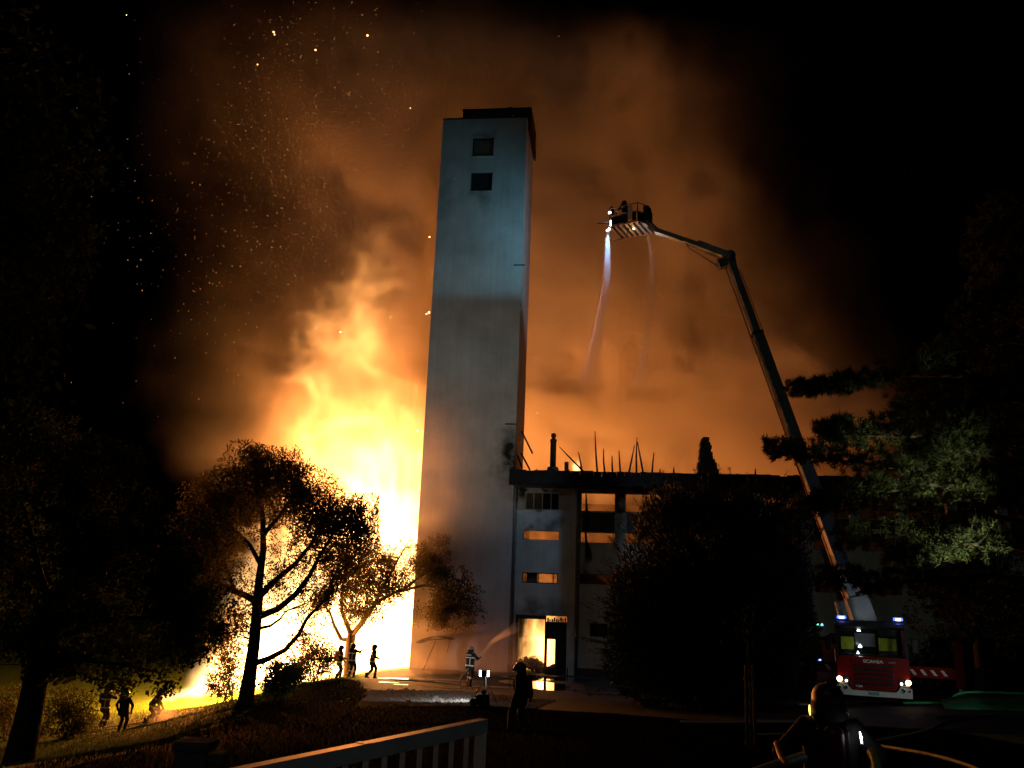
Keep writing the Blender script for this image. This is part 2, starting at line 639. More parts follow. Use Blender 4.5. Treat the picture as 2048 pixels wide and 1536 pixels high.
r_ = np.random.default_rng(77)
q = []
while len(q) < 7000:
    c = np.c_[r_.uniform(-6, 2.4, 4000), r_.uniform(31, 41, 4000)]
    q += list(c[in_poly(c, GRAV)])
q = np.array(q[:7000])
z = terr(q) + .045
s = r_.lognormal(-3.35, .45, len(q))
dirs = np.array([(1, 0, 0), (0, 1, 0), (-1, 0, 0), (0, -1, 0), (0, 0, 1)])
V = np.c_[q, z][:, None] + dirs[None] * (s[:, None, None] * r_.uniform(.6, 1.2, (len(q), 5, 1)))
Fc = (np.arange(len(q)) * 5)[:, None, None] + np.array([(0, 1, 4), (1, 2, 4), (2, 3, 4), (3, 0, 4)])[None]
o = link_mesh('gravel_stones', np_mesh('gravel_stones', V.reshape(-1, 3), Fc.reshape(-1, 3)), mat('gravel_stone', (.22, .22, .21), .9, .4, 30.0, color2=(.05, .05, .048), spec=.1))
tag(o, kind='stuff')

# puddles in front of the burning doorway and along the bank
M_puddle = mat('puddle_water', (0.012, 0.012, 0.012), 0.04, 0.1, 2.0, spec=0.9, bump=0.02)


def puddle(px, py, Y, rx, ry, seed):
    r_ = np.random.default_rng(seed)
    c = at(px, py, Y)
    pts = []
    ph = r_.uniform(0, 6.28, 4)
    for k in range(28):
        a = 2 * math.pi * k / 28
        f_ = 1 + 0.18 * math.sin(2 * a + ph[0]) + 0.14 * math.sin(3 * a + ph[1]) + 0.1 * math.sin(5 * a + ph[2])
        pts.append((c.x + rx * f_ * math.cos(a), c.y + ry * f_ * math.sin(a)))
    z = max(gz(*p) for p in pts) + 0.03
    mb = MB()
    mb._add([(x, y, z) for x, y in pts], [tuple(range(28))])
    o = mb.build('puddle', M_puddle)
    tag(o, kind='structure')


puddle(1075, 1368, 45.2, 1.6, 2.0, 1)
puddle(1090, 1350, 50, 2.2, 1.6, 2)
puddle(860, 1365, 47, 2.2, 0.35, 3)
puddle(790, 1362, 48, 0.9, 0.22, 4)
puddle(1260, 1385, 42, 3.0, 0.25, 5)
puddle(1010, 1378, 43.5, 2.6, 0.3, 6)
puddle(905, 1379, 42.4, 1.3, 0.16, 7)
puddle(825, 1377, 43.5, 0.8, 0.14, 8)
puddle(1160, 1374, 43.5, 1.8, 0.2, 9)
puddle(775, 1371, 45, 0.5, 0.12, 10)

# ------------------------------------------------------------------ grass
def grass(name, n, sampler, hgt, w, seed, m_=None):
    r_ = np.random.default_rng(seed)
    xy = sampler(r_, n)
    z = terr(xy)
    a = r_.uniform(0, 2 * np.pi, len(xy))
    h = hgt * r_.uniform(0.5, 1.3, len(xy))
    ln = np.c_[np.cos(a), np.sin(a)]
    B = np.c_[xy, z]
    s = np.c_[-ln[:, 1], ln[:, 0], np.zeros(len(xy))] * w
    tip = B + np.c_[ln * (h * r_.uniform(0.1, 0.7, len(xy)))[:, None], h]
    V = np.stack([B - s, B + s, tip], 1).reshape(-1, 3)
    Fc = np.arange(len(V)).reshape(-1, 3)
    o = link_mesh(name, np_mesh(name, V, Fc), m_ or M_blade)
    tag(o, kind='stuff')
    return o


def samp_poly(poly):
    xs = [p[0] for p in poly]; ys = [p[1] for p in poly]
    def f_(r_, n):
        out = np.zeros((0, 2))
        while len(out) < n:
            q = np.c_[r_.uniform(min(xs), max(xs), n), r_.uniform(min(ys), max(ys), n)]
            out = np.r_[out, q[in_poly(q, poly)]]
        return out[:n]
    return f_


grass('lawn_grass', 60000, samp_poly([(-27, 22), (-8, 22), (-8, 30), (-9, 40), (-8, 52), (-14, 58), (-28, 58)]), 0.10, 0.009, 21)
grass('bank_grass', 45000, samp_poly([(-9.5, 14), (9, 14), (10, 24), (4.5, 30.5), (-5, 31.5), (-6, 41), (-7.4, 47), (-11, 51), (-12, 40)]), 0.10, 0.008, 22, M_blade_shade)

# ------------------------------------------------------------------ burning building
def wall_with_holes(mb, u0, u1, z0, z1, holes, v0, v1):
    us = sorted({u0, u1} | {x for h in holes for x in h[:2]})
    zs = sorted({z0, z1} | {x for h in holes for x in h[2:]})
    solid = {}
    for i in range(len(us) - 1):
        for j in range(len(zs) - 1):
            cu, cz = (us[i] + us[i + 1]) / 2, (zs[j] + zs[j + 1]) / 2
            solid[i, j] = not any(h[0] < cu < h[1] and h[2] < cz < h[3] for h in holes)
    for (i, j), s in solid.items():
        if not s: continue
        a, b, c, d = us[i], us[i + 1], zs[j], zs[j + 1]
        mb._add([bp(a, v0, c), bp(b, v0, c), bp(b, v0, d), bp(a, v0, d)], [(0, 1, 2, 3)])
        mb._add([bp(a, v1, c), bp(b, v1, c), bp(b, v1, d), bp(a, v1, d)], [(3, 2, 1, 0)])
        for di, dj, q in ((-1, 0, ((a, c), (a, d))), (1, 0, ((b, d), (b, c))), (0, -1, ((b, c), (a, c))), (0, 1, ((a, d), (b, d)))):
            if not solid.get((i + di, j + dj), False):
                (p0, p1) = q
                mb._add([bp(p0[0], v0, p0[1]), bp(p0[0], v1, p0[1]), bp(p1[0], v1, p1[1]), bp(p1[0], v0, p1[1])], [(0, 1, 2, 3)])


def bbox(mb, u0, u1, v0, v1, z0, z1):
    q = [bp(u, v, z) for z in (z0, z1) for u, v in ((u0, v0), (u1, v0), (u1, v1), (u0, v1))]
    mb._add(q, [(3, 2, 1, 0), (4, 5, 6, 7), (0, 1, 5, 4), (1, 2, 6, 5), (2, 3, 7, 6), (3, 0, 4, 7)])


TW_, TD_, TH_ = 5.9, 4.9, 36.5
def add_streaks(M, joint=1.25, amt=.10):
    """rain streaks running down and faint casting joints"""
    nt = M.node_tree
    N, L = nt.nodes, nt.links
    b = N['Principled BSDF']
    src = b.inputs['Base Color'].links[0].from_socket
    ge = N.new('ShaderNodeNewGeometry')
    mp = N.new('ShaderNodeMapping'); mp.inputs['Scale'].default_value = (3.2, 3.2, .16)
    L.new(ge.outputs['Position'], mp.inputs[0])
    ns = N.new('ShaderNodeTexNoise'); ns.inputs['Scale'].default_value = 1.0; ns.inputs['Detail'].default_value = 8; ns.inputs['Roughness'].default_value = .7
    L.new(mp.outputs[0], ns.inputs['Vector'])
    mr = N.new('ShaderNodeMapRange'); mr.inputs[1].default_value = .35; mr.inputs[2].default_value = .7; mr.inputs[3].default_value = 1.06; mr.inputs[4].default_value = 1 - amt
    L.new(ns.outputs[0], mr.inputs[0])
    n2 = N.new('ShaderNodeTexNoise'); n2.inputs['Scale'].default_value = .45; n2.inputs['Detail'].default_value = 9
    L.new(ge.outputs['Position'], n2.inputs['Vector'])
    m2 = N.new('ShaderNodeMapRange'); m2.inputs[1].default_value = .35; m2.inputs[2].default_value = .65; m2.inputs[3].default_value = .9; m2.inputs[4].default_value = 1.08
    L.new(n2.outputs[0], m2.inputs[0])
    sx = N.new('ShaderNodeSeparateXYZ'); L.new(ge.outputs['Position'], sx.inputs[0])
    md = N.new('ShaderNodeMath'); md.operation = 'PINGPONG'; md.inputs[1].default_value = joint / 2
    L.new(sx.outputs[2], md.inputs[0])
    jn = N.new('ShaderNodeMapRange'); jn.inputs[1].default_value = 0.0; jn.inputs[2].default_value = .035; jn.inputs[3].default_value = .955; jn.inputs[4].default_value = 1.0
    L.new(md.outputs[0], jn.inputs[0])
    a = N.new('ShaderNodeMath'); a.operation = 'MULTIPLY'; L.new(mr.outputs[0], a.inputs[0]); L.new(m2.outputs[0], a.inputs[1])
    c = N.new('ShaderNodeMath'); c.operation = 'MULTIPLY'; L.new(a.outputs[0], c.inputs[0]); L.new(jn.outputs[0], c.inputs[1])
    vm = N.new('ShaderNodeVectorMath'); vm.operation = 'SCALE'
    L.new(src, vm.inputs[0]); L.new(c.outputs[0], vm.inputs['Scale'])
    L.new(vm.outputs[0], b.inputs['Base Color'])


add_streaks(M_plaster, 3.6)
add_streaks(M_plaster2, 2.9, .14)
add_soot(M_plaster, [(bp(5.75, 0, 12.6), (1.5, 2.6), 1.0), (bp(2.9, 0, 35.3), (1.2, .5), .5), (bp(2.9, 0, 30.6), (1.1, .7), .55), (bp(0.2, 0, 31), (1.2, 5), .25)])
add_soot(M_plaster2, [(bp(6.3, .25, 11.0), (1.4, .9), 1.0), (bp(8.2, .25, 8.6), (1.0, .6), .8), (bp(7.0, .25, 8.5), (.6, .35), .6), (bp(7.7, .25, 11.1), (1.8, .4), .8), (bp(7.7, .25, 3.5), (2.4, 1.0), .6), (bp(6.2, .25, 2.2), (.8, 2.2), .5),
                      (bp(12.45, .25, 9.6), (.7, 2.4), 1.0), (bp(10.2, .25, 9.0), (.5, 1.8), .8), (bp(11, .25, 11.1), (1.8, .4), .9), (bp(10.2, .25, 6.1), (.5, .5), .8), (bp(14, .25, 11.1), (2.5, .5), .9), (bp(15.2, .25, 9.6), (.6, 2), .9)])
tower = empty('tower', bp(TW_ / 2, TD_ / 2, 0), 0, 'tall pale plaster tower with two small square windows near its top', 'tower')


def under(o, parent):
    """parent o, keeping its mesh where it was built in world space"""
    o.parent = parent
    if parent.parent is None and parent.type == 'EMPTY':
        o.matrix_parent_inverse = (Matrix.Translation(parent.location) @ parent.rotation_euler.to_matrix().to_4x4()).inverted()
    return o


TWIN = [(2.17, 3.66, 33.62, 35.08), (2.16, 3.67, 31.02, 32.46)]
mb = MB()
wall_with_holes(mb, 0, TW_, -1.0, TH_, TWIN, 0, 0.35)
bbox(mb, 0, 0.35, 0.352, TD_, -1.0, TH_ - 0.003)
bbox(mb, TW_ - 0.35, TW_, 0.352, TD_, -1.0, TH_ - 0.003)
bbox(mb, 0.352, TW_ - 0.352, TD_ - 0.35, TD_ - 0.002, -1.0, TH_ - 0.003)
under(mb.build('wall', M_plaster), tower)
mb = MB(); bbox(mb, -0.02, TW_ + 0.02, -0.03, 0.10, TH_ + 0.002, TH_ + 0.10)
under(mb.build('coping', M_soot), tower)
mb = MB(); bbox(mb, 0.36, TW_ - 0.36, 0.36, TD_ - 0.36, TH_ - 0.3, TH_ - 0.1)
under(mb.build('roof', M_soot), tower)
mb = MB(); bbox(mb, 1.1, TW_ + 0.12, 1.4, TD_ + 0.3, TH_ - 0.1, TH_ + 1.55)
pent = under(mb.build('roof_cabin', M_soot), tower)
mb = MB(); bbox(mb, 1.06, TW_ + 0.14, 1.36, TD_ + 0.34, TH_ + 1.553, TH_ + 1.63)
under(mb.build('roof_cabin_cover', M_char), tower)
mb = MB(); bbox(mb, TW_ + 0.003, TW_ + 0.15, 0.9, TD_ + 0.35, TH_ - 0.5, TH_ + 0.3)
under(mb.build('side_ledge', M_char), tower)
mb = MB(); mb.lathe([(0.0, 0), (0.32, 0.02), (0.34, 0.2), (0.25, 0.42), (0.08, 0.55), (0.0, 0.56)], bp(4.4, 2.2, TH_ + 1.63), 12)
under(mb.build('roof_ventilator', M_char), tower)
for k, (a, b, c, d) in enumerate(TWIN):
    mb = MB()
    for q in ((a, a + 0.07, c, d), (b - 0.07, b, c, d)): bbox(mb, q[0] + .002, q[1] - .002, 0.16, 0.24, q[2] + .002, q[3] - .002)
    for q in ((a + .07, b - .07, c, c + 0.07), (a + .07, b - .07, d - 0.07, d)): bbox(mb, q[0], q[1], 0.161, 0.239, q[2] + .002, q[3] - .002)
    w_ = under(mb.build('window', M_metal), tower)
    mb = MB(); bbox(mb, a + 0.07, b - 0.07, 0.19, 0.21, c + 0.07, d - 0.07)
    pn = mb.build('pane', M_browngl if k == 0 else M_darkglass); pn.parent = w_
    mb = MB(); bbox(mb, a - 0.06, b + 0.06, -0.07, 0.155, c - 0.09, c - 0.004)
    sl = mb.build('sill', M_plaster); sl.parent = w_
# burnt conduit stubs and seams on the tower front
for (u, z, L_) in ((5.35, 25.6, 0.75), (5.2, 14.9, 0.7)):
    mb = MB(); bbox(mb, u, u + L_, -0.05, -0.003, z, z + 0.06)
    under(mb.build('bracket', M_char), tower)
# charred planks leaning on the tower's right side above the burnt roof
for (u, v, z, u2, v2, z2) in ((5.98, 1.5, 14.3, 7.3, 0.9, 12.9), (6.0, 2.5, 13.6, 7.1, 1.8, 11.9), (5.96, 3.5, 14.6, 6.6, 3.2, 12.1)):
    pass

wing = empty('burning_building', bp(18, 5, 0), 0, 'long burning building with glowing window openings and burnt off roof beside the tower', 'building')
U0, U1, WT = TW_ + 0.03, 46.0, 10.98
BAYS = [(10.05, 12.16)] + [(12.75 + 2.75 * k, 14.9 + 2.75 * k) for k in range(11)]
holes = [(6.6, 8.73, 9.62, 10.73), (6.56, 8.75, 7.80, 8.37), (6.56, 8.74, 5.22, 5.84), (6.27, 9.34, 0.02, 3.34)]
for k, (a, b) in enumerate(BAYS):
    holes += [(a, b, 9.62, 10.76), (a, b, 7.72, 8.36), (a, b, 5.28, 5.88)]
    if k != 1: holes.append((a + 0.65, b - 0.4, 2.26, 3.02))
WV = 0.25
mb = MB()
wall_with_holes(mb, U0, U1, -0.8, WT, holes, WV, WV + 0.3)
under(mb.build('wall', M_plaster2), wing)
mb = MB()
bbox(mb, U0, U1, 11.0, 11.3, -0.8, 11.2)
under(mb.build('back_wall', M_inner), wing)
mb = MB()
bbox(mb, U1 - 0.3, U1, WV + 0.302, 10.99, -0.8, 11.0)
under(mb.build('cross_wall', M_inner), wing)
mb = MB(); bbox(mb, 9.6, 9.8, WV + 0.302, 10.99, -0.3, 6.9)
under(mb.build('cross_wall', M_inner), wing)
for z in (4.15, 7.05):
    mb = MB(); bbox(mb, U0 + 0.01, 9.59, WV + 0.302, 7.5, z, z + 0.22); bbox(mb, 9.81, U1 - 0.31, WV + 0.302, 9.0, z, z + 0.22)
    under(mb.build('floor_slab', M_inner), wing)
# pilaster and rain pipes
mb = MB(); bbox(mb, 9.47, 9.80, 0.12, WV - 0.002, -0.5, WT)
under(mb.build('pilaster', M_plaster2), wing)
for u in (6.08, 9.93):
    mb = MB(); mb.tube([bp(u, 0.15, -0.3), bp(u, 0.15, 10.9)], 0.06, 8)
    for z in (1.5, 4.5, 7.5, 10.2): mb.tube([bp(u, 0.15, z), bp(u, 0.15, z + 0.08)], 0.08, 8)
    under(mb.build('rain_pipe', M_pipe), wing)
mb = MB(); bbox(mb, U0, U1, WV - 0.10, WV - 0.003, -0.6, 0.45)
pl = MB(); bbox(pl, U0, 6.2, WV - 0.10, WV - 0.003, -0.6, 0.45); bbox(pl, 9.4, 9.465, WV - 0.10, WV - 0.003, -0.6, 0.45); bbox(pl, 9.99, U1, WV - 0.10, WV - 0.003, -0.6, 0.45)
under(pl.build('plinth', M_soot), wing)
# charred eave: beams, boards and the ragged stumps on it
mb = MB()
bbox(mb, U0 - 0.3, U1 + 0.2, -0.25, 0.2, 11.35, 11.75)
under(mb.build('eave_beam', M_char), wing)
mb = MB(); bbox(mb, U0, U1, WV + 0.05, WV + 0.28, WT + 0.003, 11.7)
under(mb.build('wall_head', M_soot), wing)
r_ = np.random.default_rng(3)
u = U0 - 0.3
k = 0
while u < U1:
    w_ = r_.uniform(0.22, 0.6)
    lowz = r_.uniform(11.0, 11.3)
    topz = 12.0 + r_.uniform(-0.03, 0.03) - (0.1 if r_.random() < .06 else 0)
    mb = MB(); bbox(mb, u, u + w_ - 0.008, -0.40 + r_.uniform(-.02, .02), -0.26 + r_.uniform(-.01, .01), lowz, topz)
    under(mb.build('eave_board', M_char), wing)
    u += w_
for k in range(38):                      # rafter feet under the eave
    uu = U0 + 0.4 + k * 1.05
    mb = MB(); mb.bar(bp(uu, -0.33, 11.2), bp(uu, 1.4, 11.95 + r_.uniform(-0.2, 0.1)), 0.14, 0.2)
    under(mb.build('rafter', M_char), wing)
STICKS = [(1140, 942, 1133, 930), (1195, 942, 1190, 862), (1210, 942, 1207, 897), (1225, 942, 1224, 912), (1241, 942, 1238, 901),
          (1257, 942, 1269, 890), (1273, 942, 1274, 874), (1287, 942, 1275, 884), (1304, 942, 1308, 905), (1349, 945, 1348, 934),
          (1173, 941, 1119, 894), (1165, 942, 1157, 904), (1511, 948, 1511, 937), (1075, 942, 1073, 938), (1318, 945, 1320, 938)]
for (ax, ay, bx, by) in STICKS:
    Y = 53.0 - (ax - 1030) * 0.0031
    a, b = at(ax, ay + 8, Y), at(bx, by, Y)
    mid = a.lerp(b, 0.5) + Vector((r_.uniform(-.04, .04), 0, 0))
    mb = MB(); mb.tube([a, mid, b], [0.07, 0.055, 0.03], 6)
    under(mb.build('burnt_rafter', M_char), wing)
for (ax, ay, bx, by, Y) in ((1043, 862, 1065, 907, 55.5), (1042, 906, 1060, 940, 55.0), (1034, 908, 1044, 935, 54.6)):
    mb = MB(); mb.bar(at(ax, ay, Y), at(bx, by, Y), 0.16, 0.10)
    under(mb.build('burnt_rafter', M_char), wing)
# flue with cap and flange
fb = bp(8.2, 1.2, 11.7)
mb = MB(); mb.lathe([(0.19, 0), (0.19, 2.35), (0.22, 2.36), (0.22, 2.5), (0.12, 2.55), (0.10, 2.62)], fb, 12)
fl = under(mb.build('flue', M_metal), wing)
mb = MB(); mb.lathe([(0.04, 2.6), (0.14, 2.64), (0.17, 2.76), (0.14, 2.88), (0.04, 2.93)], fb, 12); cp = mb.build('cowl', M_metal); cp.parent = fl
mb = MB(); mb.lathe([(0.18, 0.42), (0.34, 0.44), (0.38, 0.56), (0.34, 0.72), (0.18, 0.74)], fb, 12); cp = mb.build('collar', M_metal); cp.parent = fl
# ruined masonry stack, built of courses
tops = [(17.1, 18.42, 12.0), (17.14, 18.40, 12.42), (17.2, 18.36, 12.84), (17.26, 18.1, 13.26), (17.3, 18.02, 13.68), (17.36, 17.98, 14.1), (17.5, 17.86, 14.4)]
for i in range(len(tops) * 2 - 1):
    a, b, z = tops[i // 2]
    if i % 2 and i // 2 + 1 < len(tops):
        a2, b2, _ = tops[i // 2 + 1]
        a, b, z = (a + a2) / 2, (b + b2) / 2, z + 0.21
    a += r_.uniform(-.05, .05); b += r_.uniform(-.05, .05)
    nblk = max(1, int((b - a) / 0.38))
    for k in range(nblk):
        ua, ub = a + (b - a) * k / nblk, a + (b - a) * (k + 1) / nblk
        mb = MB(); bbox(mb, ua + .01, ub - .01, 0.5 + r_.uniform(-.04, .04), 1.3, z - 0.21 + .005, z + r_.uniform(-.02, .02))
        under(mb.build('masonry_block', M_brick), wing)
bb = MB(); bbox(bb, 16.98, 18.6, 0.45, 1.35, 11.0, 11.785)
under(bb.build('stack_base', M_brick), wing)
mb = MB(); bbox(mb, 8.95, 9.2, 0.9, 1.2, 11.7, 12.75)
under(mb.build('pipe_stub', M_metal), wing)


# window frames and what is left in the openings
def win_frame(a, b, c, d, bars=(), panes=(), m_=M_frame, t=0.06, name='window'):
    mb = MB()
    e = 0.002
    bbox(mb, a + e, a + t, WV + .10, WV + .17, c + e, d - e); bbox(mb, b - t, b - e, WV + .10, WV + .17, c + e, d - e)
    bbox(mb, a + t, b - t, WV + .101, WV + .169, c + e, c + t); bbox(mb, a + t, b - t, WV + .101, WV + .169, d - t, d - e)
    w_ = under(mb.build(name, m_), wing)
    for x in bars:
        mb = MB(); bbox(mb, x - .03, x + .03, WV + .105, WV + .165, c + t, d - t)
        q = mb.build('mullion', m_); q.parent = w_
    for (x0, x1, pm) in panes:
        mb = MB(); bbox(mb, x0, x1, WV + .13, WV + .14, c + t, d - t)
        q = mb.build('pane', pm); q.parent = w_
    return w_


win_frame(6.6, 8.73, 9.62, 10.73, (7.13, 7.67, 8.2), ((6.66, 7.1, M_browngl), (7.16, 7.64, M_browngl), (7.7, 8.17, M_darkglass), (8.23, 8.67, M_darkglass)))
win_frame(6.56, 8.74, 5.22, 5.84, (7.55, 8.45), ((6.85, 7.5, M_browngl),), M_metal)
win_frame(6.56, 8.75, 7.80, 8.37, (), (), M_metal, 0.03)
for k, (a, b) in enumerate(BAYS):
    win_frame(a, b, 9.62, 10.76, () if k == 0 else ((a + b) / 2,), (), M_metal, 0.04)
    win_frame(a, b, 7.72, 8.36, (), (), M_metal, 0.03)
    win_frame(a, b, 5.28, 5.88, (), ((a + .05, a + .3, M_darkglass),), M_metal, 0.03)
    if k != 1: win_frame(a + 0.65, b - 0.4, 2.26, 3.02, (), ((a + .7, b - .45, M_darkglass),), M_metal, 0.05)
    mb = MB(); bbox(mb, a + 0.1, b - 0.05, WV - 0.03, WV - 0.003, 8.42, 9.56)
    under(mb.build('parapet_panel', M_soot), wing)
# peeled strip hanging from the first upper opening
mb = MB(); mb.tube([bp(10.35, 0.1, 10.7), bp(10.42, 0.05, 9.6), bp(10.33, 0.02, 8.6), bp(10.45, 0.06, 7.6), bp(10.38, 0.05, 6.5)], [.03, .09, .05, .09, .02], 5)
under(mb.build('peeled_strip', M_char), wing)
mb = MB(); mb.tube([bp(10.5, 0.1, 7.7), bp(10.62, 0.04, 7.2), bp(10.55, 0.04, 6.75)], [.03, .10, .05], 5)
under(mb.build('peeled_strip', M_char), wing)
# doorway: post, burnt right leaf with a hole, lintel strips, debris
mb = MB(); bbox(mb, 8.02, 8.10, WV + .05, WV + .15, 0.0, 3.335)
dr = under(mb.build('door_post', M_char), wing)
mb = MB()
wall_with_holes(mb, 8.105, 9.335, 0.0, 3.0, [(8.2, 8.66, 0.42, 2.0)], WV + .08, WV + .14)
lf = under(mb.build('door_leaf', M_char), wing)
for k in range(9):
    x = 8.15 + k * 0.13
    mb = MB(); bbox(mb, x, x + r_.uniform(.08, .125), WV + .07, WV + .13, 3.0 + 0.003, 3.0 + r_.uniform(.12, .33))
    q = mb.build('charred_slat', M_char); q.parent = lf
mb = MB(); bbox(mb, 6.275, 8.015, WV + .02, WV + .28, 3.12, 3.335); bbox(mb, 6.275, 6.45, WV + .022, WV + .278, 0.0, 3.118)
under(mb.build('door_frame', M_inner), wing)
r2 = np.random.default_rng(9)
mb = MB()
for k in range(70):
    u_, v_ = r2.uniform(6.3, 9.2), r2.uniform(0.7, 3.2)
    z_ = 0.75 * max(0, 1 - ((u_ - 6.9) / 1.1) ** 2) * r2.uniform(.3, 1) + 0.05 + 0.25 * (u_ > 8.5)
    rot = Quaternion(r2.normal(size=4)).normalized().to_matrix()
    mb.box(bp(u_, v_, z_), r2.uniform(.1, .5, 3), rot)
rub = mb.build('rubble_heap', M_char)
tag(rub, 'dark heap of charred rubble inside the burning doorway', 'rubble', None, 'stuff')

# fire inside the wing
for u_, v_, z_, w_ in ((7.6, 4.5, 1.3, 150), (8.9, 5.5, 1.0, 60), (7.6, 5, 5.5, 60), (12.5, 5, 5.6, 26), (18, 5, 5.6, 16), (25, 5, 5.6, 16),
                       (7.6, 6, 8.6, 9), (12.2, 6, 8.9, 9), (18, 6, 8.9, 9), (25, 6, 8.9, 9), (31, 6, 8.9, 9)):
    point_lamp('interior_fire_light', bp(u_, v_, z_), w_, FIRE, 0.35)


# ------------------------------------------------------------------ flames (they glow by themselves)
def flame_grid(name, lo, hi, step, shape, strength, seed, cell=(1.3, 1.3, 3.2), color=(1.0, 0.52, 0.17), label=None):
    P, n = grid_points(lo, hi, step)
    S = np.array(cell, np.float32)
    Q = P / S
    w1 = np.stack([fbm(Q, seed + 10 * k, 1.6, 3) for k in range(3)], -1)
    nz = fbm(Q + 0.55 * w1, seed + 50, 1.0, 4, True, 0.55)
    d = np.clip(shape(P, nz, w1), 0, None).astype(np.float32)
    mt = volume_mat(name, emission=strength, ecolor=color)
    o = volume_object(name, d, n, lo, hi, mt)
    if label: tag(o, label, 'flames')
    return o


_fx = np.array([330, 400, 430, 480, 560, 640, 690, 735, 790, 845, 900])
_fy = np.array([1402, 1385, 1300, 1180, 1080, 1050, 1010, 945, 925, 930, 960])
FXW = np.array([at(x, y, 61).x for x, y in zip(_fx, _fy)])
FZW = np.array([at(x, y, 61).z for x, y in zip(_fx, _fy)])


def blaze_shape(P, nz, w1):
    top = np.interp(P[:, 0], FXW, FZW)
    base = terr(P[:, :2][::1]) if False else np.interp(P[:, 0], [-24, -14, -6], [-3.2, -1.8, -0.6])
    h = (P[:, 2] - base) / np.maximum(top - base, 0.3)
    yy = np.abs(P[:, 1] - 61.0 - w1[:, 1]) / np.where(P[:, 1] < 61, 4.2, 3.2)
    body = 1.05 - h + 0.62 * nz + 0.15 * w1[:, 0]
    side = np.clip(1.2 - yy, 0, 1)
    d = np.clip(body * 1.15, 0, 1.2) ** 2.0 * side
    d *= np.clip((P[:, 0] - FXW[0]) / 1.5, 0, 1) * np.clip((-3.6 - P[:, 0]) / 1.0, 0, 1)
    return np.where(P[:, 2] < base, 0, d)


flame_grid('blaze_flames', (-25, 57, -3.6), (-3.5, 65, 17), 0.22, blaze_shape, 2.6, 300,
           label='huge white hot blaze burning behind the trees left of the tower')


def gas_shape(P, nz, w1):
    top = np.interp(P[:, 0], FXW, FZW) - 4.0
    x = P[:, 0]
    cx = np.interp(P[:, 2], [8, 16, 24, 32], GCX)
    hw = np.interp(P[:, 2], [8, 16, 24, 32], GHW)
    h = (P[:, 2] - 8.0) / 23.0
    e = ((x - cx - 1.8 * w1[:, 0]) / hw) ** 2 + ((P[:, 1] - 62.6 - 1.2 * w1[:, 1]) / 2.4) ** 2
    body = 0.85 - 0.7 * h - 0.7 * e + 1.15 * nz
    d = np.clip(body, 0, 1.3) ** 1.9 * np.clip(1.15 - h, 0, 1) ** 1.3
    d *= np.clip((P[:, 2] - 4) / 6.0, 0, 1) * np.clip((P[:, 1] - 59.2) / 1.5, 0, 1)
    return d


_gx = [(705, 1000, 165), (705, 800, 140), (700, 640, 105), (770, 480, 60)]
GCX = [at(x, y, 62.5).x for x, y, w in _gx]
GHW = [(at(x + w, y, 62.5) - at(x, y, 62.5)).length for x, y, w in _gx]
flame_grid('burning_gas', (-22, 59, 3.5), (-5.2, 66, 33), 0.25, gas_shape, 0.95, 600, (2.7, 2.7, 2.6), (1.0, 0.38, 0.09),
           label='ragged orange flames and burning gas billowing above the blaze beside the tower')


def door_shape(P, nz, w1):
    q = P - np.array(bp(7.75, 3.0, 0), np.float32)
    top = 2.7 - 0.25 * np.abs(q[:, 0] + 0.2) ** 2
    h = (q[:, 2] - 0.2) / top
    rad = np.sqrt((q[:, 0] / 1.15) ** 2 + (q[:, 1] / 0.9) ** 2)
    return np.clip(1.1 - h + 0.8 * nz, 0, 1) ** 1.6 * np.clip(1.15 - rad + 0.4 * nz, 0, 1) * (q[:, 2] > 0.05)


_b = bp(7.75, 3.0, 0)
flame_grid('doorway_flames', (_b.x - 1.6, _b.y - 1.3, 0.0), (_b.x + 1.6, _b.y + 1.3, 3.4), 0.09, door_shape, 5.0, 400, (0.6, 0.6, 1.3), (1.0, 0.46, 0.12),
           label='bright yellow flames burning inside the ground floor doorway')


def lick_shape(P, nz, w1):
    q = P - np.array(at(1152, 944, 53.2), np.float32)
    rad = np.sqrt((q[:, 0] / 0.3) ** 2 + (q[:, 1] / 0.3) ** 2)
    return np.clip(1.0 - q[:, 2] / 0.75 + 0.5 * nz, 0, 1) * np.clip(1.0 - rad + 0.3 * nz, 0, 1)


_b = at(1152, 944, 53.2)
flame_grid('roof_flame', (_b.x - .6, _b.y - .5, _b.z - .1), (_b.x + .6, _b.y + .5, _b.z + 1.2), 0.06, lick_shape, 12.0, 500, (0.35, 0.35, 0.7),
           label='small yellow flame licking up between burnt rafters on the roof edge')


# ------------------------------------------------------------------ trees and bushes
M_bark = mat('bark', (0.055, 0.042, 0.032), 0.95, 0.4, 6.0, bump=0.8)
M_leaf = mat('broad_leaves', (0.045, 0.075, 0.025), 0.85, 0.4, 0.9, color2=(0.026, 0.042, 0.014), trans=0.3, spec=.06)
M_willow = mat('willow_leaves', (0.12, 0.105, 0.035), 0.75, 0.4, 0.9, color2=(0.075, 0.06, 0.02), trans=0.45, spec=.1)
M_needle = mat('pine_needles', (0.045, 0.060, 0.022), 0.8, 0.4, 1.2, color2=(0.022, 0.032, 0.012), trans=0.08, spec=.08)
M_yew = mat('yew_sprays', (0.028, 0.042, 0.018), 0.75, 0.4, 1.2, color2=(0.016, 0.024, 0.010), trans=0.1)
M_yleaf = mat('autumn_leaves', (0.06, 0.065, 0.02), 0.8, 0.4, 0.9, color2=(0.03, 0.036, 0.012), trans=0.25, spec=.08)


def unit(v):
    return v / np.maximum(np.linalg.norm(v, axis=1, keepdims=True), 1e-9)


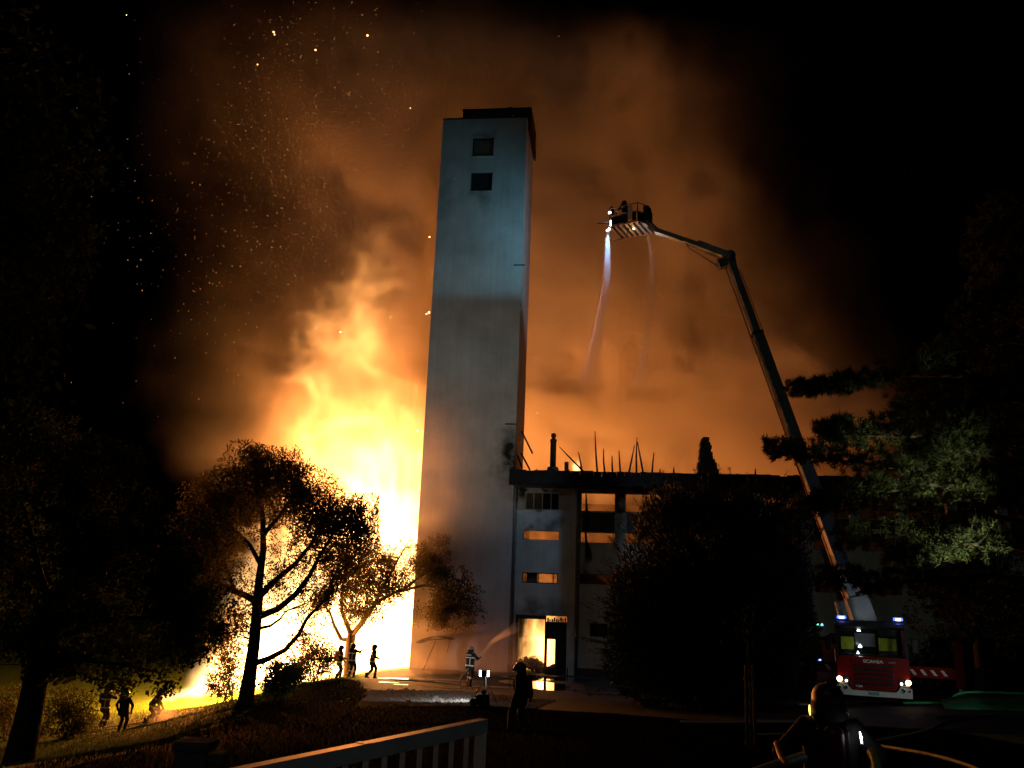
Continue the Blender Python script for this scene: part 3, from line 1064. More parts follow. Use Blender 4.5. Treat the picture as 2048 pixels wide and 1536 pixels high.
def leaves(C, L, Wd, axis_dir, r_, jitter=1.0):
    """one diamond shaped, slightly folded leaf per centre"""
    n = len(C)
    ax = unit(axis_dir + jitter * r_.normal(size=(n, 3)))
    sd = unit(np.cross(ax, r_.normal(size=(n, 3))))
    nr = np.cross(ax, sd)
    l = (L * r_.uniform(0.6, 1.25, n))[:, None]
    w = l * Wd
    V = np.stack([C - ax * l * .5, C + sd * w * .5 + nr * w * .15 - ax * l * .08, C + ax * l * .5, C - sd * w * .5 + nr * w * .15 - ax * l * .08], 1).reshape(-1, 3)
    return V, np.arange(4 * n).reshape(-1, 4)


ROTN = np.array(Matrix.Rotation(.7, 3, 'X') @ Matrix.Rotation(.9, 3, 'Y') @ Matrix.Rotation(.5, 3, 'Z'))


def blob_points(blobs, n, seed, thin_cell=0.9, thin=0.0, shell=0.55):
    """points through ellipsoidal clumps: (px, py, rx, ry, Y, depth radius, weight)"""
    r_ = np.random.default_rng(seed)
    out = []
    vols = []
    for b in blobs:
        vols.append(b[2] * b[3] * (b[6] if len(b) > 6 else 1.0))
    vols = np.array(vols) / sum(vols)
    for b, f_ in zip(blobs, vols):
        k = int(n * f_ * (1.8 if thin else 1.0)) + 1
        d = unit(r_.normal(size=(k, 3)))
        rad = r_.uniform(0, 1, k) ** shell
        c = at(b[0], b[1], b[4])
        sx = (at(b[0] + b[2], b[1], b[4]) - at(b[0] - b[2], b[1], b[4])).length / 2
        sz = (at(b[0], b[1] + b[3], b[4]) - at(b[0], b[1] - b[3], b[4])).length / 2
        q = d * rad[:, None] * np.array([sx, b[5], sz]) + np.array(c)
        if thin:
            qr = (q @ ROTN.T).astype(np.float32)
            nz = fbm(qr, seed + 5, thin_cell, 4, gain=.65)
            nn = fbm((qr @ ROTN.T.astype(np.float32)), seed + 9, thin_cell * 3, 3)
            q = q[(nz * .7 + nn * .6) > thin - 0.3]
        out.append(q)
    q = np.concatenate(out)
    r_.shuffle(q)
    return q[:n]


def twig_mesh(name, roots, tips, rad, parent, sag=0.15, seed=1):
    r_ = np.random.default_rng(seed)
    Vs, Fs = [], []
    k = 0
    for t in tips:
        i = np.argmin(((roots - t) ** 2).sum(1) + 0.8 * np.abs(roots[:, 2] - t[2]))
        a, b = Vector(roots[i]), Vector(t)
        mid = a.lerp(b, 0.5) + Vector(r_.normal(size=3) * 0.08 * (b - a).length) + Vector((0, 0, sag * (b - a).length))
        mb_pts = [a, mid, b]
        rr = [rad, rad * .65, rad * .25]
        d = (b - a).normalized()
        s = d.orthogonal().normalized(); u_ = d.cross(s)
        for p, q in zip(mb_pts, rr):
            for m_ in range(3):
                an = 2.094 * m_
                Vs.append(p + (s * math.cos(an) + u_ * math.sin(an)) * q)
        for j in range(2):
            for m_ in range(3):
                Fs.append((k + j * 3 + m_, k + j * 3 + (m_ + 1) % 3, k + j * 3 + 3 + (m_ + 1) % 3, k + j * 3 + 3 + m_))
        k += 9
    o = link_mesh(name, np_mesh(name, [tuple(v) for v in Vs], Fs, True), M_bark)
    tag(o, kind='stuff')
    return under(o, parent) if parent else o


def px_path(pts, Y=None):
    return [at(p[0], p[1], p[2] if len(p) > 2 and Y is None else Y) for p in pts]


def dense_path(pts, per=6):
    out = []
    for a, b in zip(pts, pts[1:]):
        for k in range(per): out.append(a.lerp(b, k / per))
    out.append(pts[-1])
    return np.array([tuple(p) for p in out])


def tree(name, label, base, trunk, limbs, blobs, n, L, Wd, leafm, seed, adir=(0, 0, -0.4), thin=0.35, cell=0.9, twigs=120, twig_r=0.03, cat='tree', group=None, shell=0.55):
    t = empty(name, base, 0, label, cat, group)
    roots = []
    for i, (pts, rr) in enumerate([trunk] + limbs):
        mb = MB(); mb.tube(pts, rr, 10 if i == 0 else 7)
        under(mb.build('trunk' if i == 0 else 'limb', M_bark), t)
        roots.append(dense_path(pts)[4:])
    roots = np.concatenate(roots)
    C = blob_points(blobs, n, seed, cell, thin, shell)
    r_ = np.random.default_rng(seed + 1)
    if twigs:
        twig_mesh('twigs', roots, C[r_.choice(len(C), twigs, False)], twig_r, t, seed=seed)
    V, Fc = leaves(C, L, Wd, np.tile(np.array(adir, float), (len(C), 1)), r_)
    o = link_mesh('crown', np_mesh('crown', V, Fc), leafm)
    tag(o, kind='stuff')
    under(o, t)
    return t


def taper(a, b, n):
    return [a + (b - a) * k / (n - 1) for k in range(n)]


def grounded(px, py, Y):
    p = at(px, py, Y)
    return Vector((p.x, p.y, gz(p.x, p.y)))


# --- the big tree in front of the blaze
Yc = 35.0
P_ = lambda *q: [at(x, y, Yc + (z if len(w) else 0)) for (x, y, z, *w) in [(*k, 0) if len(k) == 2 else (*k, 1) for k in q]]
tb = grounded(488, 1412, Yc)
trunk = ([tb - Vector((0, 0, .3))] + P_((492, 1400), (500, 1345), (508, 1290), (513, 1235), (516, 1195)), [.46, .31, .25, .225, .205, .20])
limbs = [
    (P_((515, 1205), (490, 1190), (462, 1180), (430, 1165), (395, 1135), (375, 1095)), taper(0.144, .05, 6)),
    (P_((515, 1200), (520, 1150), (527, 1100), (526, 1040), (520, 985), (510, 935)), taper(0.187, .05, 6)),
    (P_((517, 1195), (545, 1165), (590, 1128, 1), (625, 1085, 1.5), (650, 1030, 2)), taper(0.144, .05, 5)),
    (P_((520, 1232), (555, 1218), (590, 1190, -1), (620, 1150, -1.5), (640, 1110, -2), (665, 1070, -2)), taper(0.144, .05, 6)),
    (P_((505, 1328), (535, 1318), (570, 1300, -.5), (598, 1268, -1), (615, 1235, -1), (640, 1210, -1.5), (668, 1180, -2)), taper(0.122, .04, 7)),
    (P_((522, 1130), (500, 1090), (470, 1060), (440, 1030)), taper(0.101, .04, 4)),
    (P_((526, 1070), (560, 1030), (590, 985), (600, 940)), taper(0.101, .04, 4)),
    (P_((470, 1182), (450, 1130), (430, 1090), (415, 1050)), taper(0.086, .04, 4)),
    (P_((513, 1258), (540, 1252), (560, 1238), (572, 1222)), taper(0.072, .03, 4)),
]
blobs = [(530, 950, 95, 58, Yc, 3, 1.0), (600, 985, 90, 60, Yc, 3, .9), (470, 1000, 90, 65, Yc, 3, .9), (415, 1070, 75, 85, Yc, 3, 1.2),
         (380, 1140, 42, 80, Yc, 2, 1.0), (550, 1045, 110, 60, Yc, 3, .8), (650, 1045, 80, 65, Yc, 3, .9), (705, 1060, 50, 60, Yc, 2.5, .65),
         (720, 1020, 36, 40, Yc, 2, .8), (440, 1150, 60, 60, Yc, 2, .55), (600, 1110, 70, 45, Yc, 2, .35), (660, 1120, 50, 50, Yc, 2, .8),
         (500, 905, 45, 22, Yc, 2, .8), (655, 1190, 50, 70, Yc, 2, .55), (575, 1235, 50, 30, Yc, 1, .3), (400, 1230, 40, 60, Yc, 1.5, .7),
         (450, 1210, 70, 80, Yc, 2.5, .7), (400, 1180, 50, 70, Yc, 2, .6), (420, 1000, 60, 50, Yc, 2, .5), (560, 1170, 110, 80, Yc, 3, .35), (500, 1090, 100, 70, Yc, 3, .6), (690, 1125, 60, 60, Yc, 2, .45), (345, 1090, 40, 60, Yc, 2, .6), (735, 1060, 30, 55, Yc, 2, .4), (455, 1270, 40, 50, Yc, 2, .25), (610, 1290, 50, 40, Yc, 2, .25)]
big = tree('deciduous_tree', 'spreading tree with bare forked trunk standing black against the blaze on the bank', tb, trunk, limbs, blobs,
           78000, .125, .40, M_willow, 40, (0, 0, -0.9), 0.24, .7, 900, .02)
# drooping strands round the edge of that crown
r_ = np.random.default_rng(5)
SC_, SD_ = [], []
for (px, py, ln) in [(r_.uniform(455, 620), r_.uniform(890, 930), r_.uniform(.5, 1.3)) for _ in range(70)] + \
        [(r_.uniform(690, 760), r_.uniform(985, 1080), r_.uniform(.8, 2.4)) for _ in range(110)] + \
        [(r_.uniform(355, 430), r_.uniform(1000, 1150), r_.uniform(.6, 1.6)) for _ in range(70)] + \
        [(r_.uniform(600, 720), r_.uniform(1080, 1180), r_.uniform(.8, 2.2)) for _ in range(70)]:
    a = np.array(at(px, py, Yc + r_.uniform(-2, 2)))
    dx = r_.normal(size=2) * .25
    m_ = int(ln / .05)
    for k in range(m_):
        t_ = k / m_
        SC_.append(a + [dx[0] * t_ + r_.normal() * .03, dx[1] * t_, -ln * t_ ** 1.2])
        SD_.append([r_.normal() * .5, r_.normal() * .5, -1])
V, Fc = leaves(np.array(SC_), .13, .3, np.array(SD_), r_, .4)
o = link_mesh('hanging_leaves', np_mesh('hanging_leaves', V, Fc), M_willow)
tag(o, kind='stuff'); under(o, big)

# --- second tree, nearer the tower, its crown reaching across the tower's foot
Y2 = 52.6
Y2T = 57.2
P2 = lambda *q: [at(x, y, Y2 + (Y2T - Y2) * min(1, max(0, (y - 1190) / 85))) for (x, y) in q]
tb = grounded(698, 1345, Y2T)
trunk = ([tb - Vector((0, 0, .2))] + P2((698, 1320), (700, 1290), (704, 1268)), [.36, .32, .30, .27])
limbs = [(P2((702, 1280), (682, 1278), (668, 1250), (660, 1225), (640, 1200)), taper(.17, .04, 5)),
         (P2((703, 1272), (692, 1245), (683, 1222), (685, 1180), (690, 1130)), taper(.18, .04, 5)),
         (P2((704, 1270), (722, 1248), (738, 1225), (752, 1205), (790, 1185), (850, 1170), (915, 1185), (960, 1215)), taper(.2, .03, 8)),
         (P2((745, 1215), (770, 1170), (790, 1130), (810, 1095)), taper(.11, .03, 4)),
         (P2((800, 1184), (850, 1145), (880, 1110)), taper(.10, .03, 3))]
blobs = [(700, 1125, 65, 55, Y2, 3, .5), (765, 1120, 60, 38, Y2, 2.5, .5), (690, 1190, 62, 42, Y2, 3, .5), (780, 1180, 62, 40, Y2, 2.5, .6),
         (815, 1100, 28, 28, Y2, 2, .7), (868, 1125, 48, 46, Y2, 2.4, 1.4), (895, 1180, 58, 50, Y2, 2.4, 1.6), (935, 1215, 38, 34, Y2, 2, 1.4), (930, 1150, 26, 22, Y2, 1.5, 1.0), (948, 1182, 26, 16, Y2, 1.2, 1.0), (985, 1212, 20, 12, Y2, 1, 1.0), (905, 1112, 24, 14, Y2, 1.2, .9), (880, 1082, 26, 16, Y2, 1.2, .9), (840, 1092, 20, 14, Y2, 1.2, .9),
         (860, 1225, 50, 40, Y2, 2, 1.3), (965, 1222, 26, 26, Y2, 1, 1.3), (640, 1215, 45, 40, Y2, 2, .7), (800, 1140, 45, 50, Y2, 2, .6), (740, 1160, 60, 40, Y2, 2, .5), (720, 1225, 60, 30, Y2, 2, .5), (905, 1240, 60, 25, Y2, 2, 1.2)]
tree('overhanging_tree', 'low forked tree behind the three firefighters, its crown reaching across the tower foot', tb, trunk, limbs, blobs,
     52000, .16, .42, M_willow, 60, (.3, 0, -.7), 0.31, 1.0, 420, .022, shell=.65)

# --- leafy tree at the left edge
Y3 = 25.0
P3 = lambda *q: [at(x, y, Y3) for (x, y) in q]
tb = grounded(38, 1520, Y3)
trunk = ([tb - Vector((0, 0, .4)), tb] + P3((52, 1460), (64, 1400), (80, 1320), (110, 1230), (140, 1130), (150, 1020)), [.46, .42, .36, .33, .30, .25, .18, .08])
limbs = [(P3((85, 1310), (130, 1270), (210, 1240), (300, 1235), (380, 1240)), taper(.14, .03, 5)),
         (P3((110, 1230), (80, 1150), (60, 1060), (40, 980)), taper(.14, .03, 4)),
         (P3((125, 1180), (190, 1110), (250, 1040), (290, 970)), taper(.13, .03, 4)),
         (P3((78, 1330), (160, 1320), (250, 1330), (320, 1345)), taper(.09, .02, 4))]
blobs = [(140, 990, 160, 130, Y3, 3, 1.2), (40, 1140, 120, 150, Y3, 3, 1.1), (210, 1150, 160, 110, Y3, 3, 1.3), (310, 1225, 105, 85, Y3, 2.6, 1.0),
         (275, 1060, 80, 85, Y3, 2.5, 1.2), (110, 1265, 140, 62, Y3, 3, 1.0), (375, 1275, 75, 62, Y3, 2, .75), (255, 1310, 140, 55, Y3, 2.4, .8),
         (235, 925, 60, 50, Y3, 2, 1.0), (60, 890, 120, 90, Y3, 3, 1.0), (400, 1220, 62, 55, Y3, 2, 1.0), (345, 1130, 50, 60, Y3, 2, .8), (425, 1245, 30, 40, Y3, 1.2, .5), (250, 1375, 60, 22, Y3, 1.2, .35), (335, 1372, 35, 25, Y3, 1, .3), (110, 1330, 70, 40, Y3, 1.5, .8), (30, 1290, 60, 60, Y3, 2, .8)]
tree('leafy_tree', 'dense dark leafy tree at the left edge with low branches over the lit lawn', tb, trunk, limbs, blobs,
     52000, .15, .6, M_leaf, 80, (0, 0, -.5), 0.25, .55, 220, .022)

# --- tall dark tree whose foliage fills the upper left corner
Y4 = 13.0
P4 = lambda *q: [at(x, y, Y4) for (x, y) in q]
tb = grounded(-330, 1500, Y4)
trunk = ([tb - Vector((0, 0, .4)), tb] + P4((-320, 1200), (-300, 800), (-260, 400), (-220, 50)), [.4, .36, .3, .26, .2, .1])
limbs = [(P4((-305, 900), (-150, 760), (20, 680), (140, 650)), taper(.13, .02, 4)), (P4((-280, 560), (-120, 420), (50, 340), (190, 300)), taper(.12, .02, 4)),
         (P4((-255, 350), (-120, 220), (30, 130), (140, 90)), taper(.1, .02, 4))]
blobs = [(60, 250, 130, 170, Y4, 1.8, 1.2), (40, 480, 110, 170, Y4, 1.8, 1.2), (80, 650, 100, 100, Y4, 1.6, 1.0), (10, 110, 110, 100, Y4, 1.8, 1.0),
         (190, 330, 55, 60, Y4, 1, .6), (60, 770, 90, 80, Y4, 1.5, .8), (-120, 400, 160, 350, Y4, 2, 1.5), (170, 180, 60, 50, Y4, 1, .5), (150, 470, 60, 60, Y4, 1, .5)]
tall = tree('tall_broadleaf_tree', 'barely lit tall tree whose large leaves fill the upper left of the view', tb, trunk, limbs, blobs,
            9000, .17, .5, M_leaf, 100, (.3, 0, -.6), 0.3, .5, 90, .015)

# --- dark bushy conifer in front of the wing
Y5 = 37.0
tb = grounded(1420, 1425, Y5)
t5 = empty('bushy_conifer', tb, 0, 'big black bushy conifer hiding the middle of the burning building', 'conifer')
mb = MB(); mb.tube([tb - Vector((0, 0, .3)), tb + Vector((0, 0, 2)), at(1410, 1180, Y5), at(1405, 1010, Y5)], [.35, .3, .2, .05], 8)
under(mb.build('trunk', M_bark), t5)
blobs = [(1420, 1085, 150, 105, Y5, 2.6, 1.0), (1345, 1190, 125, 150, Y5, 2.8, 1.2), (1480, 1190, 140, 160, Y5, 2.8, 1.2), (1310, 1310, 108, 105, Y5, 2.6, 1.1),
         (1450, 1330, 150, 105, Y5, 3, 1.1), (1555, 1130, 65, 120, Y5, 2, .9), (1575, 1280, 60, 120, Y5, 2, .9), (1330, 1060, 65, 70, Y5, 2, .6), (1380, 1015, 95, 52, Y5, 2, .6), (1490, 1015, 110, 50, Y5, 2, .7), (1585, 1040, 55, 70, Y5, 2, .5), (1265, 1220, 55, 90, Y5, 1.8, .5)]
C = blob_points(blobs, 110000, 120, .7, .12, .5)
cen = np.array(at(1410, 1280, Y5))
rad = unit(C - cen) * 1.0 + np.array([0, 0, .35])
V, Fc = leaves(C, .30, .2, rad, np.random.default_rng(121), .45)
o = link_mesh('crown', np_mesh('crown', V, Fc), M_yew); tag(o, kind='stuff'); under(o, t5)
r_ = np.random.default_rng(122)
stem = dense_path([tb, at(1410, 1180, Y5), at(1405, 1020, Y5)], 10)
twig_mesh('twigs', stem, C[r_.choice(len(C), 260, False)], .035, t5, .1, 123)
# feathery shoots that break the outline
edge_px = [(1300, 985), (1275, 1010), (1245, 1060), (1228, 1100), (1215, 1150), (1210, 1200), (1200, 1250), (1195, 1300), (1195, 1350), (1230, 1080), (1330, 975), (1380, 972), (1430, 975), (1480, 980), (1530, 985), (1262, 1035), (1222, 1125), (1207, 1225), (1197, 1275)]
SC_, SD_ = [], []
for (px, py) in edge_px:
    for s in range(7):
        a = np.array(at(px + r_.uniform(5, 45), py + r_.uniform(-15, 40), Y5 + r_.uniform(-1.3, 1.3)))
        d_ = unit((a - cen)[None])[0] * [1, .5, .6] + [0, 0, .35] + r_.normal(size=3) * .15
        ln = r_.uniform(.4, 1.1)
        for k in range(int(ln / .035)):
            SC_.append(a + d_ * k * .035 + r_.normal(size=3) * .03)
            SD_.append(d_ + r_.normal(size=3) * .5)
V, Fc = leaves(np.array(SC_), .17, .18, np.array(SD_), r_, .2)
o = link_mesh('shoots', np_mesh('shoots', V, Fc), M_yew); tag(o, kind='stuff'); under(o, t5)


# --- pine at the right edge: boughs carrying tufts of needles
def needle_tufts(C, D, L, per, r_, w=.011):
    n = len(C)
    C = np.repeat(C, per, 0); D = np.repeat(D, per, 0)
    d = unit(unit(D) * .75 + unit(r_.normal(size=C.shape)) * .95)
    l = (L * r_.uniform(.6, 1.2, len(C)))[:, None]
    s = unit(np.cross(d, r_.normal(size=C.shape))) * w
    b = C + r_.normal(size=C.shape) * .035
    V = np.stack([b - s, b + s, b + d * l], 1).reshape(-1, 3)
    return V, np.arange(len(V)).reshape(-1, 3)


Y6 = 22.0
tb = grounded(2140, 1480, Y6)
pine = empty('pine_tree', tb, 0, 'pine reaching in from the right edge with long floodlit boughs over the fire engine', 'pine tree')
mb = MB(); mb.tube([tb - Vector((0, 0, .4)), tb + Vector((0, 0, 2.2)), at(2135, 1000, Y6), at(2120, 600, Y6), at(2100, 250, Y6)], [.42, .36, .3, .2, .06], 10)
under(mb.build('trunk', M_bark), pine)
BOUGHS = [  # photo path, depth at the tip, tuft spread, share of the bough that carries tufts
    ([(2130, 800), (1960, 752), (1820, 748), (1720, 765), (1650, 780), (1592, 786)], 21.0, .22, .55),
    ([(2130, 900), (1990, 880), (1880, 872), (1780, 872), (1700, 870), (1655, 872)], 20.0, .32, .85),
    ([(2130, 985), (1960, 950), (1820, 938), (1700, 925), (1610, 912), (1545, 905)], 21.5, .30, .85),
    ([(2130, 1010), (1980, 975), (1860, 968), (1760, 985), (1680, 1005), (1610, 1025)], 20.5, .36, .9),
    ([(2130, 960), (2000, 915), (1930, 900), (1870, 902), (1830, 915)], 19.5, .28, .6),
    ([(2130, 1120), (2020, 1090), (1930, 1088), (1860, 1105), (1800, 1120)], 20.0, .30, .7),
    ([(2130, 700), (2020, 680), (1920, 700), (1850, 735)], 21.0, .30, .6),
    ([(2130, 560), (2040, 560), (1980, 590), (1930, 640)], 22.0, .35, .6),
    ([(2120, 380), (2050, 400), (2000, 440), (1960, 500)], 22.0, .35, .6),
    ([(2130, 1060), (1980, 1030), (1880, 1050), (1780, 1075), (1690, 1085)], 23.0, .36, .6),
    ([(2130, 820), (2030, 800), (1960, 805), (1880, 830), (1800, 835)], 23.0, .36, .7),
    ([(2130, 1180), (1990, 1150), (1850, 1160), (1740, 1170), (1650, 1160)], 23.5, .32, .6),
]
r_ = np.random.default_rng(140)
TC, TDir = [], []
TW2 = []
for path, Yt, spread, share in BOUGHS:
    pts = [at(x, y, Y6 + (Yt - Y6) * k / (len(path) - 1)) for k, (x, y) in enumerate(path)]
    mb = MB(); mb.tube(pts, taper(.085, .015, len(pts)), 6)
    under(mb.build('bough', M_bark), pine)
    D = dense_path(pts, 14)
    n = len(D)
    for k in range(int(n * (1 - share)), n):
        tang = D[min(k + 1, n - 1)] - D[k - 1]
        tang = tang / np.linalg.norm(tang)
        for _ in range(5):
            side = r_.normal(size=3); side -= tang * (side @ tang); side /= np.linalg.norm(side)
            side = side * np.array([1, 1.3, .7])
            ln = spread * r_.uniform(.4, 3.0) * (0.35 + 0.65 * (1 - (k / n)))
            tip = D[k] + tang * ln * .8 + side * ln + np.array([0, 0, .12])
            TC.append(tip); TDir.append(tang * .8 + side + np.array([0, 0, .4]))
            TW2.append((D[k], tip))
TC, TDir = np.array(TC), np.array(TDir)
V, Fc = needle_tufts(TC, TDir, .17, 46, r_)
o = link_mesh('needles', np_mesh('needles', V, Fc), M_needle); tag(o, kind='stuff'); under(o, pine)
twig_mesh('twigs', np.array([a for a, b in TW2]), np.array([b for a, b in TW2])[::2], .012, pine, .02, 141)
# dark inner mass of the pine
C = blob_points([(1960, 1010, 110, 120, 23.5, 1.3, 1), (2010, 820, 80, 140, 23.5, 1.3, 1), (1850, 790, 70, 50, 23.5, 1, .5), (2000, 560, 60, 160, 23.5, 1.2, .6), (1790, 1060, 90, 50, 24, 1, .6), (1950, 1180, 130, 60, 24, 1.2, .7)], 1500, 145, .6, .2)
V, Fc = needle_tufts(C, r_.normal(size=C.shape) + [-.6, 0, .2], .19, 30, r_)
o = link_mesh('inner_needles', np_mesh('inner_needles', V, Fc), M_needle); tag(o, kind='stuff'); under(o, pine)

# --- trees behind the fire engine and shrubs on the lawn
tb = grounded(1960, 1400, 46)
P7 = lambda *q: [at(x, y, 46) for (x, y) in q]
tree('roadside_tree', 'dim yellowish tree standing in the dark behind the fire engine on the right', tb,
     ([tb - Vector((0, 0, .3)), tb] + P7((1960, 1330), (1950, 1250), (1945, 1150)), [.3, .27, .24, .2, .08]),
     [(P7((1955, 1290), (1900, 1230), (1860, 1190)), taper(.12, .03, 3)), (P7((1952, 1260), (2000, 1200), (2040, 1150)), taper(.12, .03, 3))],
     [(1950, 1190, 120, 70, 46, 3, 1), (1880, 1230, 70, 50, 46, 2, .7), (2030, 1220, 80, 70, 46, 2, .8), (1950, 1110, 90, 50, 46, 3, .8)],
     14000, .2, .6, M_yleaf, 150, (0, 0, -.4), .3, .8, 80, .03)


def shrub(label, px, py, Y, blobs, n, L, m_, seed, stems=14):
    b = grounded(px, py, Y)
    s = empty('shrub', b, 0, label, 'shrub')
    r_ = np.random.default_rng(seed)
    C = blob_points(blobs, n, seed, .5, .25)
    Vs = MB()
    for k in range(stems):
        t = C[r_.integers(len(C))]
        Vs.tube([b + Vector((r_.normal() * .2, r_.normal() * .2, -.1)), b.lerp(Vector(t), .5) + Vector((0, 0, .15)), Vector(t)], [.03, .02, .008], 4)
    o = Vs.build('stems', M_bark); tag(o, kind='stuff'); under(o, s)
    V, Fc = leaves(C, L, .45, np.tile([0, 0, .4], (len(C), 1)), r_)
    o = link_mesh('foliage', np_mesh('foliage', V, Fc), m_); tag(o, kind='stuff'); under(o, s)
    return s


shrub('round amber lit shrub on the lawn beside the left tree trunk', 130, 1478, 41, [(130, 1425, 62, 55, 41, 1.5, 1), (165, 1450, 35, 35, 41, 1, .6), (90, 1455, 35, 35, 41, 1, .6)], 7000, .12, M_yleaf, 160)
shrub('shrub half hidden behind the left tree trunk', 20, 1470, 42, [(15, 1420, 55, 60, 42, 1.5, 1)], 4000, .12, M_yleaf, 161)
shrub('dark leafy shrub on the crest of the bank right of the bare trunk', 560, 1392, 38, [(560, 1358, 60, 34, 38, 1.2, 1), (520, 1375, 35, 25, 38, 1, .6), (600, 1345, 35, 25, 38, 1, .5), (545, 1335, 30, 20, 38, .8, .3)], 4200, .15, M_leaf, 162)
shrub('thin fire lit shrub between the bare trunk and the three firefighters', 625, 1365, 49.5, [(625, 1310, 52, 50, 49.5, 1.2, .6), (590, 1330, 40, 35, 49.5, 1, .6), (655, 1320, 26, 40, 49.5, 1, .6), (610, 1270, 35, 25, 49.5, 1, .3)], 6000, .15, M_willow, 163)
shrub('thin glowing shrub left of the bare trunk in front of the flames', 455, 1410, 51, [(455, 1340, 40, 60, 51, 1.2, .6), (425, 1370, 34, 34, 51, 1, .5), (465, 1270, 35, 60, 51, 1, .5), (435, 1290, 30, 50, 51, 1, .3)], 7000, .15, M_willow, 164)

# leaves of the tall tree near enough to be told apart
r_ = np.random.default_rng(170)
me_leaf = None
Cn = blob_points([(70, 260, 130, 170, 12, .5, 1), (60, 470, 110, 150, 12, .5, 1), (90, 640, 100, 80, 12, .5, 1), (180, 320, 50, 50, 12, .4, .4), (40, 130, 90, 70, 12, .4, .6)], 280, 171)
mb = MB()
mb._add([(0, -.5, 0), (.2, -.25, .04), (.26, .05, .05), (.14, .33, .02), (0, .5, -.05), (-.14, .33, .02), (-.26, .05, .05), (-.2, -.25, .04), (0, 0, 0)],
        [(0, 1, 8), (1, 2, 8), (2, 3, 8), (3, 4, 8), (4, 5, 8), (5, 6, 8), (6, 7, 8), (7, 0, 8)])
lf0 = mb.build('leaf', M_leaf)
for k, c in enumerate(Cn):
    q = lf0 if k == 0 else lf0.copy()
    if k: COL.objects.link(q)
    q.parent = tall
    q.location = Vector(c) - tall.location
    q.rotation_mode = 'QUATERNION'
    q.rotation_quaternion = Quaternion(r_.normal(size=4)).normalized()
    q.scale = (r_.uniform(.15, .2),) * 3


# ------------------------------------------------------------------ fire engine with raised boom
def paint(name, color, rough=0.3):
    M = mat(name, color, rough, 0.12, 1.5, spec=0.5)
    M.node_tree.nodes['Principled BSDF'].inputs['Coat Weight'].default_value = 0.5
    return M


M_red = paint('red_paint', (0.24, 0.007, 0.006))
M_redm = mat('matte_red_paint', (0.26, 0.010, 0.008), 0.7, .15, 2.0, spec=.1)
M_white = paint('white_paint', (0.72, 0.73, 0.72))
M_boom = paint('boom_paint', (0.34, 0.36, 0.38), 0.5)
M_boomd = mat('boom_steel', (0.22, 0.22, 0.20), 0.5, 0.3, 1.5, metal=0.2)
M_rubber = mat('tyre_rubber', (0.02, 0.02, 0.02), 0.85, 0.3, 8.0)
M_black = mat('black_plastic', (0.018, 0.018, 0.02), 0.45, 0.3, 5.0)
M_chrome = mat('lamp_chrome', (0.55, 0.55, 0.55), 0.15, 0.1, 4.0, metal=0.9)
M_yellow = mat('high_vis_fabric', (0.55, 0.62, 0.05), 0.85, 0.2, 6.0)
M_plate = mat('licence_plate_blue', (0.16, 0.34, 0.42), 0.5, 0.1, 4.0)
M_reflect = mat('white_reflective_tape', (0.80, 0.80, 0.74), 0.5, 0.08, 8.0)
E_blue = emit('blue_beacon_glow', (0.16, 0.26, 1.0), 8.0)
E_dome = emit('blue_beacon_dome', (0.05, 0.09, 1.0), 5.0)
E_white = emit('white_lamp_and_glint_glow', (0.9, 0.95, 1.0), 14.0)
E_warm = emit('warm_lamp_glow', (1.0, 0.62, 0.25), 14.0)
E_green = emit('green_lamp_glow', (0.15, 1.0, 0.45), 4.0)
E_cyan = emit('cyan_lamp_glow', (0.2, 0.6, 1.0), 2.0)
E_amber = emit('amber_glint_glow', (1.0, 0.5, 0.1), 8.0)


def thin_glass(name, tint=(0.6, 0.65, 0.65), gloss=0.12):
    M = bpy.data.materials.new(name)
    M.use_nodes = True
    N, L = M.node_tree.nodes, M.node_tree.links
    N.remove(N['Principled BSDF'])
    a, b, x = N.new('ShaderNodeBsdfTransparent'), N.new('ShaderNodeBsdfGlossy'), N.new('ShaderNodeMixShader')
    a.inputs[0].default_value = (*tint, 1)
    b.inputs['Roughness'].default_value = 0.05
    x.inputs[0].default_value = gloss
    L.new(a.outputs[0], x.inputs[1]); L.new(b.outputs[0], x.inputs[2]); L.new(x.outputs[0], N['Material Output'].inputs[0])
    return M


M_glass = thin_glass('windscreen_glass')
TRX = grounded(1750, 1412, 33)
TRZ = R(-20)
truck = empty('fire_engine', TRX, TRZ, 'red aerial fire engine with blue beacons, its long boom raised over the building', 'fire engine')
TM = Matrix.Translation(TRX) @ Matrix.Rotation(TRZ, 4, 'Z')


def part(mb, name, m_, parent=None):
    o = mb.build(name, m_)
    o.parent = parent or truck
    return o


def text_mesh(txt, size, loc, rot, m_, parent, name='lettering', depth=0.006, sx=1.0, bold=0.0):
    cu = bpy.data.curves.new(name, 'FONT')
    cu.body = txt
    cu.size = size
    cu.extrude = depth
    cu.offset = bold
    cu.align_x = 'CENTER'; cu.align_y = 'CENTER'
    t = bpy.data.objects.new(name + '_curve', cu)
    COL.objects.link(t)
    bpy.context.view_layer.update()
    me = bpy.data.meshes.new_from_object(t.evaluated_get(bpy.context.evaluated_depsgraph_get()))
    bpy.data.objects.remove(t); bpy.data.curves.remove(cu)
    o = link_mesh(name, me, None)
    me.materials.clear(); me.materials.append(m_)
    o.parent = parent
    o.location = loc
    o.rotation_euler = rot
    o.scale = (sx, 1, 1)
    return o


